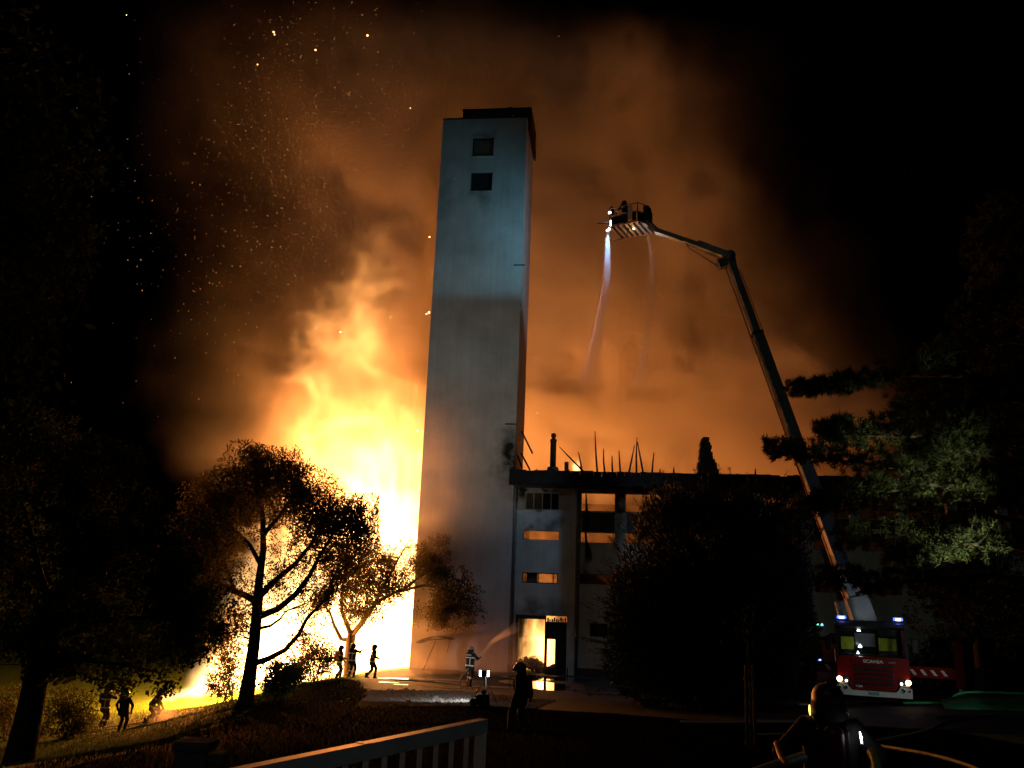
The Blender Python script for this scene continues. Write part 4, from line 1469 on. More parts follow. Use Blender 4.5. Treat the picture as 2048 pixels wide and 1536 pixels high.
# cab shell with windscreen opening (local: x right as seen, -y towards the viewer)
mb = MB()
HW = 1.25
for sx in (-1, 1):                     # sides
    mb.box((sx * 1.22, 1.1, 1.15), (0.06, 2.0, 1.1))
    mb.box((sx * 1.20, 1.95, 2.25), (0.08, 0.30, 1.2))
    mb.box((sx * 1.19, 1.1, 2.79), (0.10, 1.55, 0.13))
mb.bevbox((0, 0.10, 1.56), (2.48, 0.20, 0.30), 0.04)
cab = part(mb, 'cab', M_red)
for sx in (-1, 1):
    mb = MB(); mb.bar((sx * 1.19, 0.03, 1.70), (sx * 1.14, 0.22, 2.86), 0.11, 0.13); part(mb, 'corner_pillar', M_black)
mb = MB(); mb.bevbox((0, 1.15, 2.90), (2.42, 1.95, 0.14), 0.05); part(mb, 'cab_roof', M_black)
mb = MB(); mb.box((0, 2.13, 1.75), (2.36, 0.06, 2.2)); part(mb, 'cab_rear_wall', M_black)
mb = MB(); mb._add([(-1.13, 0.06, 1.72), (1.13, 0.06, 1.72), (1.09, 0.235, 2.82), (-1.09, 0.235, 2.82)], [(0, 1, 2, 3)])
part(mb, 'windscreen', M_glass)
mb = MB(); mb.bevbox((0, 0.10, 2.80), (2.3, 0.30, 0.16), 0.03, Matrix.Rotation(R(-20), 3, 'X'))
part(mb, 'sun_visor', M_black)
for sx in (-1, 1):
    mb = MB(); mb._add([(sx * 1.235, 0.15, 1.72), (sx * 1.235, 1.78, 1.72), (sx * 1.225, 1.78, 2.70), (sx * 1.2, 0.32, 2.70)], [(0, 1, 2, 3)])
    part(mb, 'side_window', M_glass)
    mb = MB(); mb.bar((sx * 0.5 - .3, 0.035, 1.74), (sx * 0.5 + .35, 0.06, 1.95), 0.025)
    part(mb, 'wiper', M_black)
    mb = MB(); mb.bevbox((sx * 1.48, 0.12, 2.15), (0.22, 0.12, 0.5), 0.03); mb.bar((sx * 1.2, 0.15, 2.4), (sx * 1.42, 0.12, 2.4), 0.03); mb.bar((sx * 1.2, 0.15, 1.95), (sx * 1.42, 0.12, 1.95), 0.03)
    part(mb, 'mirror', M_black)
# dashboard, seats with high-vis vests, glowing dots put in for windscreen reflections
mb = MB(); mb.bevbox((0, 0.42, 1.66), (2.2, 0.45, 0.22), 0.05); part(mb, 'dashboard', M_black)
for x, w_, h_ in ((-0.80, 0.44, 0.46), (0.62, 0.62, 0.46)):
    mb = MB(); mb.bevbox((x, 1.25, 1.95), (w_, 0.18, 0.95), 0.06); s_ = part(mb, 'seat', M_black)
    mb = MB(); mb.bevbox((x, 1.13, 2.12), (w_ + 0.03, 0.06, h_), 0.02); v_ = mb.build('high_vis_vest', M_yellow); v_.parent = s_
mb = MB(); mb.bevbox((-0.15, 1.6, 2.25), (0.75, 0.1, 0.5), 0.03)
for k in range(3): mb.box((-0.15, 1.54, 2.1 + .14 * k), (0.7, 0.02, 0.03))
part(mb, 'cab_locker', M_boom)
for x, z, r_ in ((-0.42, 2.60, .030), (-0.36, 2.60, .022), (-0.38, 2.02, .05), (-0.47, 1.80, .035)):
    mb = MB(); mb.lathe([(r_, -.01), (r_ * 1.4, 0.0), (r_ * .8, r_ * 1.2), (.004, r_ * 2.2)], (x, 0.30, z), 10)
    part(mb, 'windscreen_glint', E_white)
# front panel, grille with slats
mb = MB()
pan = [(-1.22, 0.78), (-0.86, 0.78), (-0.72, 0.55), (0.72, 0.55), (0.86, 0.78), (1.22, 0.78), (1.22, 1.55), (1.1, 1.70), (-1.1, 1.70), (-1.22, 1.55)]
mb.prism(pan, 0.08, Matrix.Translation((0, -0.02, 0)))
front = part(mb, 'front_panel', M_red)
mb = MB(); mb.box((0, -0.064, 1.02), (1.36, 0.006, 0.82)); mesh_ = part(mb, 'grille', M_black)
for k in range(5):
    mb = MB(); mb.bevbox((0, -0.085, 0.66 + 0.165 * k), (1.40 - 0.02 * (4 - k), 0.05, 0.085), 0.018, Matrix.Rotation(R(18), 3, 'X'))
    q = mb.build('grille_slat', M_red); q.parent = mesh_
mb = MB(); mb.bevbox((0, -0.075, 1.545), (1.5, 0.04, 0.16), 0.015); part(mb, 'name_panel', M_red)
E_let = M_reflect
text_mesh('SCANIA', 0.155, (0.02, -0.10, 1.545), (R(90), 0, 0), E_let, truck, sx=1.25, bold=0.006)
text_mesh('P 380', 0.075, (-0.50, -0.115, 0.66), (R(90), 0, 0), E_let, truck, sx=1.3, bold=0.004)
mb = MB(); mb.box((0.66, -0.098, 1.545), (0.24, 0.006, 0.06)); part(mb, 'maker_badge', M_boomd)
# bumper with round fog lamps and licence plate
mb = MB()
bum = [(-1.27, 0.34), (1.27, 0.34), (1.27, 0.66), (1.12, 0.72), (0.90, 0.70), (0.74, 0.52), (-0.74, 0.52), (-0.90, 0.70), (-1.12, 0.72), (-1.27, 0.66)]
mb.prism(bum, 0.22, Matrix.Translation((0, -0.02, 0)))
bump_ = part(mb, 'bumper', M_white)
mb = MB(); mb.box((-0.02, -0.137, 0.435), (0.36, 0.012, 0.115)); part(mb, 'licence_plate', M_plate)
for sx in (-1, 1):
    for x, rr in ((0.97, 0.075), (1.17, 0.05)):
        mb = MB(); mb.lathe([(rr, 0), (rr, 0.03), (rr * .7, 0.035), (rr * .65, 0.02), (.01, 0.015)], (sx * x, -0.13, 0.60), 14, Matrix.Rotation(R(90), 3, 'X'))
        part(mb, 'fog_lamp', M_chrome)
    mb = MB(); mb.bevbox((sx * 1.04, -0.03, 0.86), (0.42, 0.12, 0.26), 0.04)
    hl = part(mb, 'headlight', M_chrome)
    mb = MB(); mb.lathe([(.095, 0), (.085, 0.03), (.05, 0.05), (.005, 0.055)], (sx * 1.16, -0.09, 0.88), 14, Matrix.Rotation(R(90), 3, 'X'))
    q = mb.build('lens', E_warm); q.parent = hl
    mb = MB(); mb.lathe([(.04, 0), (.035, 0.02), (.005, 0.03)], (sx * 0.93, -0.09, 0.83), 10, Matrix.Rotation(R(90), 3, 'X'))
    q = mb.build('side_light', E_white); q.parent = hl
    # roof beacons
    mb = MB(); mb.bevbox((sx * 0.98, 0.30, 3.0), (0.5, 0.3, 0.06), 0.02); bb_ = part(mb, 'beacon', M_black)
    mb = MB(); mb.bevbox((sx * 0.98, 0.26, 3.075), (0.32, 0.22, 0.13), 0.04)
    q = mb.build('beacon_dome', E_dome); q.parent = bb_
    mb = MB(); mb.bevbox((sx * 0.98, 0.135, 3.07), (0.16, 0.02, 0.06), 0.006); q = mb.build('beacon_lens', E_white); q.parent = bb_
    point_lamp('beacon_light', TM @ Vector((sx * 0.98, -0.02, 3.12)), 6, (0.15, 0.22, 1.0), 0.05)
# chassis, wheels, platform body
mb = MB(); mb.box((0, 4.6, 0.75), (1.0, 8.8, 0.25)); part(mb, 'chassis', M_black)
mb = MB(); mb.bevbox((0, 5.9, 1.35), (2.46, 7.2, 0.75), 0.04); body = part(mb, 'equipment_body', M_red)
for sx in (-1, 1):
    for k in range(5):
        mb = MB(); mb.bevbox((sx * 1.235, 3.1 + 1.35 * k, 1.34), (0.03, 1.2, 0.62), 0.01); q = mb.build('locker_door', M_boomd); q.parent = body
    for y in (0.95, 5.7, 7.1):
        rotw = Matrix.Rotation(R(90), 3, 'Y')
        mb = MB(); mb.lathe([(.28, -.15), (.48, -.15), (.52, -.10), (.52, .10), (.48, .15), (.28, .15)], (sx * 1.02, y, 0.52), 22, rotw)
        wh = part(mb, 'wheel', M_rubber)
        mb = MB(); mb.lathe([(.05, -.16), (.27, -.155), (.29, -.1), (.29, .1), (.27, .155), (.05, .16)], (sx * 1.02, y, 0.52), 16, rotw)
        q = mb.build('rim', M_boomd); q.parent = wh
# outriggers
for sx, out in ((1, 1.95), (-1, 1.3)):
    xe = sx * (1.25 + out)
    gx, gy = (TM @ Vector((xe, 2.6, 0))).xy
    zg = gz(gx, gy) - TRX.z
    mb = MB(); mb.box(((sx * 1.0 + xe) / 2, 2.6, 1.12), (abs(xe) - 1.0, 0.30, 0.40)); og = part(mb, 'outrigger', M_redm)
    mb = MB(); mb.box((xe - sx * .02, 2.6, 1.45), (0.30, 0.26, 1.7)); q = mb.build('jack', M_redm); q.parent = og
    mb = MB(); mb.lathe([(.09, zg + .12), (.09, .65)], (xe, 2.6, 0), 10); mb.lathe([(.26, zg + .02), (.26, zg + .07), (.12, zg + .13)], (xe, 2.6, 0), 14); q = mb.build('foot', M_boom); q.parent = og
    for k in range(5):
        x = sx * (1.55 + 0.36 * k)
        if abs(x) > abs(xe) + .1: continue
        fr = 2.6 - 0.155 - (0 if k < 4 else -0.02)
        mb = MB(); mb._add([(x - .13, fr, 1.22), (x - .01, fr, 1.22), (x + .13, fr, 1.02), (x + .01, fr, 1.02)], [(0, 3, 2, 1)])
        q = mb.build('warning_stripe', M_reflect); q.parent = og
# turntable, turret and boom (built in world space along the line the boom takes)
PB = at(1730, 1262, 38.2)
PE = at(1458, 514, 43.0)
tl = TM.inverted() @ PB
mb = MB(); mb.lathe([(.95, 1.74), (.95, 1.95), (.7, 2.0)], (tl.x, tl.y, 0), 24)
part(mb, 'turntable', M_boomd)
mb = MB(); mb.bevbox((tl.x, tl.y, (2.0 + tl.z) / 2 - .1), (1.1, 1.1, tl.z - 2.0 + .3), 0.06)
part(mb, 'turret', M_boom)


def boom_part(name, a, b, w, h, m_, off=(0, 0), up=(0, 1, 0), bev=0.04, parent=None):
    a, b = Vector(a), Vector(b)
    d = (b - a).normalized()
    s = d.cross(Vector(up)).normalized()
    t = s.cross(d).normalized()
    c = (a + b) / 2 + s * off[0] + t * off[1]
    mb = MB(); mb.bevbox(c, (w, (b - a).length, h), bev, Matrix((s, d, t)).transposed())
    o = mb.build(name, m_)
    if parent is None: under(o, truck)
    else: o.parent = parent
    return o


def lerp(k): return PB.lerp(PE, k)


bs1 = boom_part('boom_section', lerp(-.01), lerp(.40), .60, .64, M_boom)
bs2 = boom_part('boom_section', lerp(.38), lerp(.755), .48, .52, M_boomd)
bs3 = boom_part('boom_section', lerp(.74), lerp(1.0), .38, .42, M_boomd)
for k, w_ in ((.40, .70), (.755, .58)):
    boom_part('boom_collar', lerp(k - .004), lerp(k + .004), w_, w_, M_metal)
boom_part('pivot_plate', lerp(-.02), lerp(.07), 1.0, .98, M_boom)
# hose and cable rails along the boom
boom_part('water_pipe', lerp(.05), lerp(.97), .06, .08, M_red, (.33, .1), bev=.02)
boom_part('rail', lerp(.05), lerp(.97), .035, .04, M_boom, (.28, -.16), bev=.01)
boom_part('rail', lerp(.10), lerp(.95), .04, .05, M_boomd, (-.28, -.16), bev=.01)
for k in range(2):
    mb = MB(); mb.tube([at(1686 + 10 * k, 1248, 37.6), at(1673 + 10 * k, 1203, 37.9)], .105, 10)
    under(mb.build('lift_cylinder', M_boom), truck)
boom_part('cable_tray', at(1712, 1165, 38.4), at(1733, 1216, 38.0), .07, .1, M_white)
# dark marking and lettering down the boom's face
dB = (PE - PB).normalized()
fw = Vector((0, -1, 0)); fw = (fw - dB * fw.dot(dB)).normalized()
sB = dB.cross(fw).normalized()
if sB.x < 0: sB = -sB
up_ = sB.cross(-dB)
rotl = Matrix((-dB, dB.cross(-fw) * -1, fw)).transposed()


def on_boom(k, side, txt_rot=None):
    return lerp(k) + fw * 0.328 + sB * side


mb = MB()
q = on_boom(.075, .14)
mb._add([q - dB * .10 - sB * .11, q - dB * .10 + sB * .11, q + dB * .10 + sB * .11, q + dB * .10 - sB * .11], [(0, 1, 2, 3)])
nb = mb.build('boom_marking', M_black); under(nb, truck)
t_ = text_mesh('BRONTO SKYLIFT', .26, (0, 0, 0), (0, 0, 0), M_black, None, 'boom_lettering', .004, 1.0, .008)
bx = dB; bz = fw; by = bz.cross(bx)
# text runs down the boom from its upper end
bx = -dB; by = bz.cross(bx)
t_.matrix_world = Matrix.Translation(on_boom(.155, .15)) @ Matrix((bx, by, bz)).transposed().to_4x4()
mw = t_.matrix_world.copy(); t_.data.transform(mw); t_.matrix_world = Matrix.Identity(4); under(t_, truck)

# elbow, jib and basket
PJ = at(1312, 462, 45.5)
mb = MB(); mb.lathe([(.27, -.36), (.27, .36)], PE, 16, Matrix.Rotation(R(90), 3, 'X'))
under(mb.build('elbow_joint', M_boomd), truck)
boom_part('elbow_bracket', at(1470, 520, 43), at(1436, 530, 43.1), .5, .5, M_boomd)
boom_part('jib', PE, at(1395, 490, 44), .42, .46, M_boomd)
boom_part('jib', at(1400, 492, 43.95), PJ, .30, .32, M_boomd)
mb = MB(); mb.tube([at(1440, 535, 43.1), at(1405, 513, 43.8), at(1378, 497, 44.3), at(1372, 488, 44.4), at(1338, 473, 45), at(1318, 468, 45.4)], .05, 6)
under(mb.build('jib_pipe', M_boom), truck)
BK = at(1262, 458, 46.3)
BR = Matrix.Translation(BK) @ Matrix.Rotation(R(-28), 4, 'Z')
basket = None
mb = MB()
fl_ = [(-1.05, -.8), (.75, -.95), (1.05, -.45), (1.05, .75), (.6, 1.05), (-.9, .95)]
mb._add([BR @ Vector((x, y, z)) for z in (-.05, .03) for x, y in fl_], [(5, 4, 3, 2, 1, 0), (6, 7, 8, 9, 10, 11)] + [(k, (k + 1) % 6, 6 + (k + 1) % 6, 6 + k) for k in range(6)])
M_deck = mat('basket_deck', (.30, .24, .18), .6, .2, 4.0)
basket = under(mb.build('basket', M_deck), truck)


def bpart(mb, name, m_):
    mb.v = [tuple(BR @ Vector(p)) for p in mb.v]
    o = mb.build(name, m_); o.parent = basket
    return o


for k in range(6):
    mb = MB(); mb.box((-.82 + .32 * k, 0, -.09), (.10, 1.65, .075)); bpart(mb, 'floor_beam', M_char)
for k, (x, y) in enumerate(fl_):
    mb = MB(); mb.tube([(x * .97, y * .97, .03), (x * .97, y * .97, 1.12)], .03, 6); bpart(mb, 'post', M_metal)
    x2, y2 = fl_[(k + 1) % 6]
    for z in (1.12, .62):
        mb = MB(); mb.tube([(x * .97, y * .97, z), (x2 * .97, y2 * .97, z)], .026, 6); bpart(mb, 'rail', M_metal)
    if k in (0, 1, 3, 4):
        L_ = math.hypot(x2 - x, y2 - y)
        mb = MB(); mb.box(((x + x2) / 2 * .95, (y + y2) / 2 * .95, .33), (L_ * .86, .03, .5), Matrix.Rotation(math.atan2(y2 - y, x2 - x), 3, 'Z')); bpart(mb, 'side_panel', M_black)
mb = MB(); mb.box((.28, -.935, .62), (.26, .05, 1.05)); bpart(mb, 'gate_panel', M_reflect)
mb = MB(); mb.bevbox((.95, .1, .75), (.34, .62, 1.0), .08); bpart(mb, 'control_cabinet', M_black)
mb = MB(); mb.lathe([(.12, 0), (.15, .25), (.1, .5), (.04, .55)], (-1.0, -.45, .85), 10); bpart(mb, 'work_lamp', M_black)
mb = MB(); mb.lathe([(.06, 0), (.10, .05), (.06, .14), (.01, .16)], (-1.1, -.55, .92), 10); bpart(mb, 'work_lamp_lens', E_white)
mb = MB(); mb.tube([(-1.1, -.50, .5), (-1.08, -.52, .2), (-1.12, -.55, -.05), (-1.3, -.58, -.12)], [.06, .07, .05, .04], 8); bpart(mb, 'water_monitor', E_white)  # lit pipe, its brightness put in as glow
mb = MB(); mb.lathe([(.03, 0), (.06, .03), (.03, .08)], (.28, -.3, -.2), 10); bpart(mb, 'underside_lamp', E_warm)
point_lamp('underside_lamp_light', BR @ Vector((.1, -.2, -.55)), 12, (1.0, .6, .3), .03)
point_lamp('jet_fill_light', BR @ Vector((1.15, -.15, -1.1)), 22, (.75, .88, 1.0), .03)  # added light under the basket that brightens the right jet
mb = MB(); mb.tube([(-1.15, -.5, -.2), (-1.2, -.5, -.55), (-.9, -.45, -.75), (-.4, -.4, -.72), (-.1, -.3, -.5), (-.05, -.3, -.05)], .025, 6); bpart(mb, 'hose_loop', M_black)
mb = MB(); mb.bar((1.0, .15, .2), tuple(BR.inverted() @ PJ), .3, .34); bpart(mb, 'basket_bracket', M_metal)
wl = BR @ Vector((-1.2, .2, 1.0))
wd = BV.copy()
ws = BU.copy()
mb = MB(); mb.box(wl + wd * .28 - ws * .3 - Vector((0, 0, .205)), (1.3, .22, .008), Matrix((ws, wd, Vector((0, 0, 1)))).transposed())  # added plate that cuts the worklight beam level across the tower
mb.bar(wl + wd * .16 - Vector((0, 0, .09)), BR @ Vector((-1.0, .3, .7)), .03)
q = mb.build('beam_cut_plate', M_black); q.parent = basket
# worklight on the basket that lights the tower and the jets
spot_lamp('basket_worklight', wl, bp(3.6, 0, 27.0), 1050, 100, (0.26, 0.72, 1.0), 1.0, .035)
spot_lamp('basket_downlight', BR @ Vector((-1.05, -.85, -.1)), BR @ Vector((-1.5, .3, -9)), 2600, 60, (0.32, 0.62, 1.0), 0.6, .05)

# ------------------------------------------------------------------ dark support van beside the bush
vb = grounded(1640, 1400, 39)
van = empty('support_van', vb, R(-8), 'dark support van between the bush and the fire engine with green and blue lights', 'van')


def vpart(mb, name, m_):
    o = mb.build(name, m_); o.parent = van
    return o


M_van = paint('dark_van_paint', (0.10, 0.015, 0.012))
mb = MB(); mb.prism([(0, .4), (5.0, .4), (5.0, 2.45), (1.5, 2.45), (.75, 1.5), (0, 1.3)], 1.95, Matrix.Rotation(R(90), 4, 'Z'))
vpart(mb, 'body', M_van)
mb = MB(); mb._add([(-.85, .78, 1.55), (.85, .78, 1.55), (.78, 1.44, 2.36), (-.78, 1.44, 2.36)], [(0, 1, 2, 3)])
vpart(mb, 'windscreen', M_darkglass)
mb = MB(); mb.bevbox((0, -.04, .6), (1.95, .14, .3), .04); vpart(mb, 'bumper', M_black)
for sx in (-1, 1):
    mb = MB(); mb.bevbox((sx * .8, -.01, .98), (.3, .06, .22), .02); vpart(mb, 'headlight', M_chrome)
    for y in (1.0, 4.0):
        mb = MB(); mb.lathe([(.2, -.12), (.35, -.12), (.37, 0), (.35, .12), (.2, .12)], (sx * .9, y, .37), 16, Matrix.Rotation(R(90), 3, 'Y')); vpart(mb, 'wheel', M_rubber)
mb = MB(); mb.bevbox((0, 1.7, 2.53), (1.5, .3, .14), .03); vpart(mb, 'light_bar', M_black)
def van_lamp(px, py, Y, r_, m_, nm):
    p = at(px, py, Y)
    mb = MB(); mb.lathe([(r_, -r_ * .6), (r_ * 1.1, 0), (r_ * .6, r_ * .9), (.005, r_ * 1.4)], p, 8)
    o = mb.build(nm, m_); under(o, van)
van_lamp(1636, 1250, 38.4, .045, E_green, 'green_light'); van_lamp(1644, 1250, 38.4, .055, E_cyan, 'blue_light')
van_lamp(1618, 1322, 38.4, .05, E_white, 'marker_light'); van_lamp(1639, 1323, 38.4, .09, E_blue, 'blue_light')
mb = MB(); mb.tube([at(1686, 1244, 36.6), at(1686, 1262, 36.6)], .03, 6); under(mb.build('lamp_stalk', M_black), truck)
mb = MB(); mb.lathe([(.05, -.04), (.07, 0), (.05, .06), (.01, .1)], at(1687, 1243, 36.6), 10); under(mb.build('green_light', E_green), truck)

# floodlights of the other vehicles out of view on the right light the engine and the pine
spot_lamp('engine_floodlight', at(2250, 1290, 22.5), at(1790, 1340, 33.5), 400, 28, (0.93, 1.0, 0.95), 0.5, .15)
spot_lamp('boom_floodlight', at(1950, 1330, 30.5), at(1712, 1195, 38), 300, 17, (0.85, 0.93, 1.0), 0.6, .12)
spot_lamp('pine_floodlight', at(2140, 1300, 19.0), at(1800, 930, 21.3), 2300, 52, (1.0, 0.98, 0.60), 0.8, .2)


# ------------------------------------------------------------------ firefighters
M_gear = mat('turnout_gear', (0.024, 0.022, 0.022), 0.85, 0.3, 9.0, bump=0.3)
M_gear2 = mat('tan_turnout_gear', (0.085, 0.06, 0.035), 0.85, 0.3, 9.0, bump=0.3)
M_skin = mat('skin', (0.42, 0.26, 0.19), 0.55, 0.1, 12.0)
M_glove = mat('glove_leather', (0.035, 0.03, 0.025), 0.8, 0.3, 14.0)
M_boot = mat('boot_rubber', (0.012, 0.012, 0.012), 0.5, 0.3, 10.0)
M_stripe = mat('reflective_stripe', (0.82, 0.82, 0.70), 0.45, 0.06, 20.0)
M_helm = mat('helmet_silver', (0.32, 0.32, 0.31), 0.3, 0.15, 6.0, spec=0.6)
M_helmr = mat('helmet_dark_red', (0.060, 0.010, 0.008), 0.45, 0.2, 6.0, spec=0.4)
M_helmk = mat('helmet_black', (0.02, 0.018, 0.018), 0.35, 0.2, 6.0, spec=0.6)
M_eye = mat('eye_white', (0.7, 0.7, 0.68), 0.3, 0.05, 30.0)
M_cyl = mat('air_cylinder_paint', (0.10, 0.015, 0.012), 0.4, 0.2, 5.0)


def capsule(mb, a, b, ra, rb, n=12):
    a, b = Vector(a), Vector(b)
    d = b - a
    L = d.length
    d = d.normalized() if L > 1e-6 else Vector((0, 0, 1))
    rot = d.to_track_quat('Z', 'Y').to_matrix()
    prof = []
    for k in range(6):
        t = math.pi / 2 * (1 - k / 5)
        prof.append((max(ra * math.cos(t), .0008), -ra * math.sin(t)))
    for k in range(6):
        t = math.pi / 2 * k / 5
        prof.append((max(rb * math.cos(t), .0008), L + rb * math.sin(t)))
    mb.lathe(prof, a, n, rot)


def ik(a, b, l1, l2, pole):
    a, b, pole = Vector(a), Vector(b), Vector(pole)
    d = b - a
    L = min(d.length, (l1 + l2) * .995)
    d.normalize()
    b = a + d * L
    x = (l1 * l1 - l2 * l2 + L * L) / (2 * L)
    h = math.sqrt(max(l1 * l1 - x * x, 0))
    p = (pole - d * pole.dot(d)).normalized()
    return a + d * x + p * h, b


def person(label, base, rz, hands, feet=((-.13, 0), (.13, 0)), lean=0.0, side=0.0, twist=0.0, pelvis=(0, 0, .94), head=(0, 0), gear=None, helmet=None,
           hands_grip=True, tank=False, stripes=True, scale=1.05, group=None, elbow=((-.6, -.5, -.6), (.6, -.5, -.6)), knee=(0, 1, 0), foot_z=(0, 0), foot_rz=(-.15, .15), voxel=.0095, visor=True, parent_z=None, mask=False):
    gear = gear or M_gear
    z0 = gz(*base[:2]) if parent_z is None else parent_z
    root = empty('person', (base[0], base[1], z0), rz, label, 'person', group)
    root.scale = (scale,) * 3
    Pv = Vector(pelvis)
    Rt = Matrix.Rotation(-lean, 3, 'X') @ Matrix.Rotation(side, 3, 'Y') @ Matrix.Rotation(twist, 3, 'Z')
    T = lambda x, y, z: Pv + Rt @ Vector((x, y, z))
    caps = []
    def C(a, b, ra, rb, tag_): caps.append((Vector(a), Vector(b), ra, rb, tag_))
    # torso under a loose jacket
    for s in (-1, 1):
        C(T(s * .075, -.01, .0), T(s * .085, 0, .22), .145, .14, 0)
        C(T(s * .085, 0, .22), T(s * .10, .01, .38), .14, .135, 0)
        C(T(s * .10, .0, .40), T(s * .185, -.005, .455), .11, .088, 0)
        C(T(s * .07, 0, .05), Pv + Vector((s * .10, 0, -.16)), .15, .145, 0)
    C(T(0, .02, .2), T(0, .015, .40), .15, .14, 0)
    C(T(0, -.005, .45), T(0, .0, .545), .095, .075, 0)          # collar
    C(T(0, 0, .50), T(0, .02, .60), .058, .056, 1)              # neck
    hp, hy = head
    Rh = Rt @ Matrix.Rotation(hy, 3, 'Z') @ Matrix.Rotation(-hp, 3, 'X')
    hc = T(0, .015, .565)
    H = lambda x, y, z: hc + Rh @ Vector((x, y, z))
    C(H(0, -.005, .125), H(0, .015, .13), .098, .095, 1)
    C(H(0, .035, .09), H(0, .045, .03), .068, .05, 1)           # face and jaw
    C(H(0, .108, .105), H(0, .122, .075), .012, .017, 1)        # nose
    C(H(-.035, .098, .125), H(.035, .098, .125), .016, .016, 1) # brow
    C(H(-.018, .098, .045), H(.018, .098, .045), .011, .011, 1) # mouth
    for s in (-1, 1): C(H(s * .098, .0, .12), H(s * .098, -.01, .08), .016, .012, 1)
    handinfo = []
    for i, s in enumerate((-1, 1)):
        sh = T(s * .20, -.005, .445)
        el, wr = ik(sh, hands[i], .30, .27, elbow[i])
        C(sh, el, .082, .064, 0); C(el, wr, .064, .05, 0)
        d = (wr - el).normalized()
        w = d.cross(Vector((0, 0, 1)))
        w = w.normalized() if w.length > .2 else Vector((1, 0, 0)) * s
        if w.x * s < 0: w = -w            # thumb side turns inwards / up
        nrm = w.cross(d).normalized()
        if nrm.z > 0: nrm = -nrm          # palm faces down and in
        pc = wr + d * .055
        for q in (-.028, 0, .028): C(wr + d * .02 + w * q * .7, wr + d * .095 + w * q, .023, .020, 2)
        curl = 1.25 if hands_grip else .45
        for f_, (q, L1) in enumerate(((-.036, .062), (-.012, .075), (.012, .072), (.036, .055))):
            k0 = wr + d * .10 + w * q
            d1 = (d * math.cos(curl * .6) + nrm * math.sin(curl * .6))
            d2 = (d * math.cos(curl * 1.5) + nrm * math.sin(curl * 1.5))
            k1 = k0 + d1 * L1 * .55
            k2 = k1 + d2 * L1 * .5
            C(k0, k1, .0125, .0115, 2); C(k1, k2, .0115, .010, 2)
        tb_ = wr + d * .035 - w * .03
        t1 = tb_ + (d * .5 - w * .7 + nrm * .5).normalized() * .045
        t2 = t1 + (d * .8 - w * .1 + nrm * .7).normalized() * .035
        C(tb_, t1, .016, .0135, 2); C(t1, t2, .0135, .011, 2)
        handinfo.append(wr + d * .09 + nrm * .03)
    for i, s in enumerate((-1, 1)):
        hip = Pv + Vector((s * .10, 0, -.03))
        an = Vector((feet[i][0], feet[i][1], .10 + foot_z[i]))
        kn, an = ik(hip, an, .44, .43, knee)
        C(hip, kn, .115, .085, 0); C(kn, an, .082, .072, 0)
        C(an + Vector((0, 0, .12)), an + Vector((0, 0, -.02)), .066, .058, 3)
        fr = Matrix.Rotation(foot_rz[i], 3, 'Z')
        C(an + fr @ Vector((0, -.045, -.055)), an + fr @ Vector((0, .15, -.062)), .045, .038, 3)
    mb = MB()
    for a, b, ra, rb, t_ in caps: capsule(mb, a, b, ra, rb)
    o = mb.build('person_body', None)
    md = o.modifiers.new('r', 'REMESH'); md.mode = 'VOXEL'; md.voxel_size = voxel
    ms = o.modifiers.new('s', 'SMOOTH'); ms.iterations = 3; ms.factor = .5
    dg = bpy.context.evaluated_depsgraph_get()
    me = bpy.data.meshes.new_from_object(o.evaluated_get(dg))
    old = o.data
    o.data = me
    o.modifiers.clear()
    bpy.data.meshes.remove(old)
    nv = len(me.vertices)
    co = np.empty(nv * 3, np.float32); me.vertices.foreach_get('co', co); co = co.reshape(-1, 3)
    npoly = len(me.polygons)
    fc = np.empty(npoly * 3, np.float32); me.polygons.foreach_get('center', fc); fc = fc.reshape(-1, 3)
    fn = np.empty(npoly * 3, np.float32); me.polygons.foreach_get('normal', fn); fn = fn.reshape(-1, 3)
    best = np.full(npoly, 9.0); ti = np.zeros(npoly, np.int32); ci = np.zeros(npoly, np.int32); cp = np.zeros(npoly)
    for k, (a, b, ra, rb, t_) in enumerate(caps):
        A, B = np.array(a), np.array(b)
        ab = B - A
        u_ = np.clip(((fc - A) @ ab) / max(ab @ ab, 1e-9), 0, 1)
        ds = np.linalg.norm(fc - A - u_[:, None] * ab, axis=1) - (ra + (rb - ra) * u_)
        q = ds < best
        best[q] = ds[q]; ti[q] = t_; ci[q] = k; cp[q] = u_[q]
    for mm in (gear, M_skin, M_glove, M_boot): me.materials.append(mm)
    me.polygons.foreach_set('material_index', ti)
    me.polygons.foreach_set('use_smooth', np.ones(npoly, bool))
    me.update()
    o.name = 'body'
    o.parent = root
    # reflective bands: strips lifted off the cloth
    if stripes:
        Rti = np.array(Rt.transposed())
        tl_ = (fc - np.array(Pv)) @ Rti.T
        bands = [('chest_stripe', (ti == 0) & (np.abs(tl_[:, 2] - .30) < .026) & (np.abs(tl_[:, 0]) < .23) & (ci < 20)),
                 ('waist_stripe', (ti == 0) & (np.abs(tl_[:, 2] + .06) < .028) & (ci < 14)),
                 ('back_stripe', (ti == 0) & (np.abs(tl_[:, 0] - .10) < .022) & (tl_[:, 2] > -.06) & (tl_[:, 2] < .30) & (ci < 14))]
        lk = [k for k, c in enumerate(caps) if c[4] == 0 and abs(c[2] - .082) < 1e-6 and abs(c[3] - .072) < 1e-6]
        ak = [k for k, c in enumerate(caps) if c[4] == 0 and abs(c[2] - .064) < 1e-6]
        for k in lk: bands.append(('trouser_stripe', (ci == k) & (np.abs(cp - .48) < .07)))
        for k in ak: bands.append(('sleeve_stripe', (ci == k) & (np.abs(cp - .62) < .09)))
        lv = np.empty(npoly, np.int32); me.polygons.foreach_get('loop_start', lv)
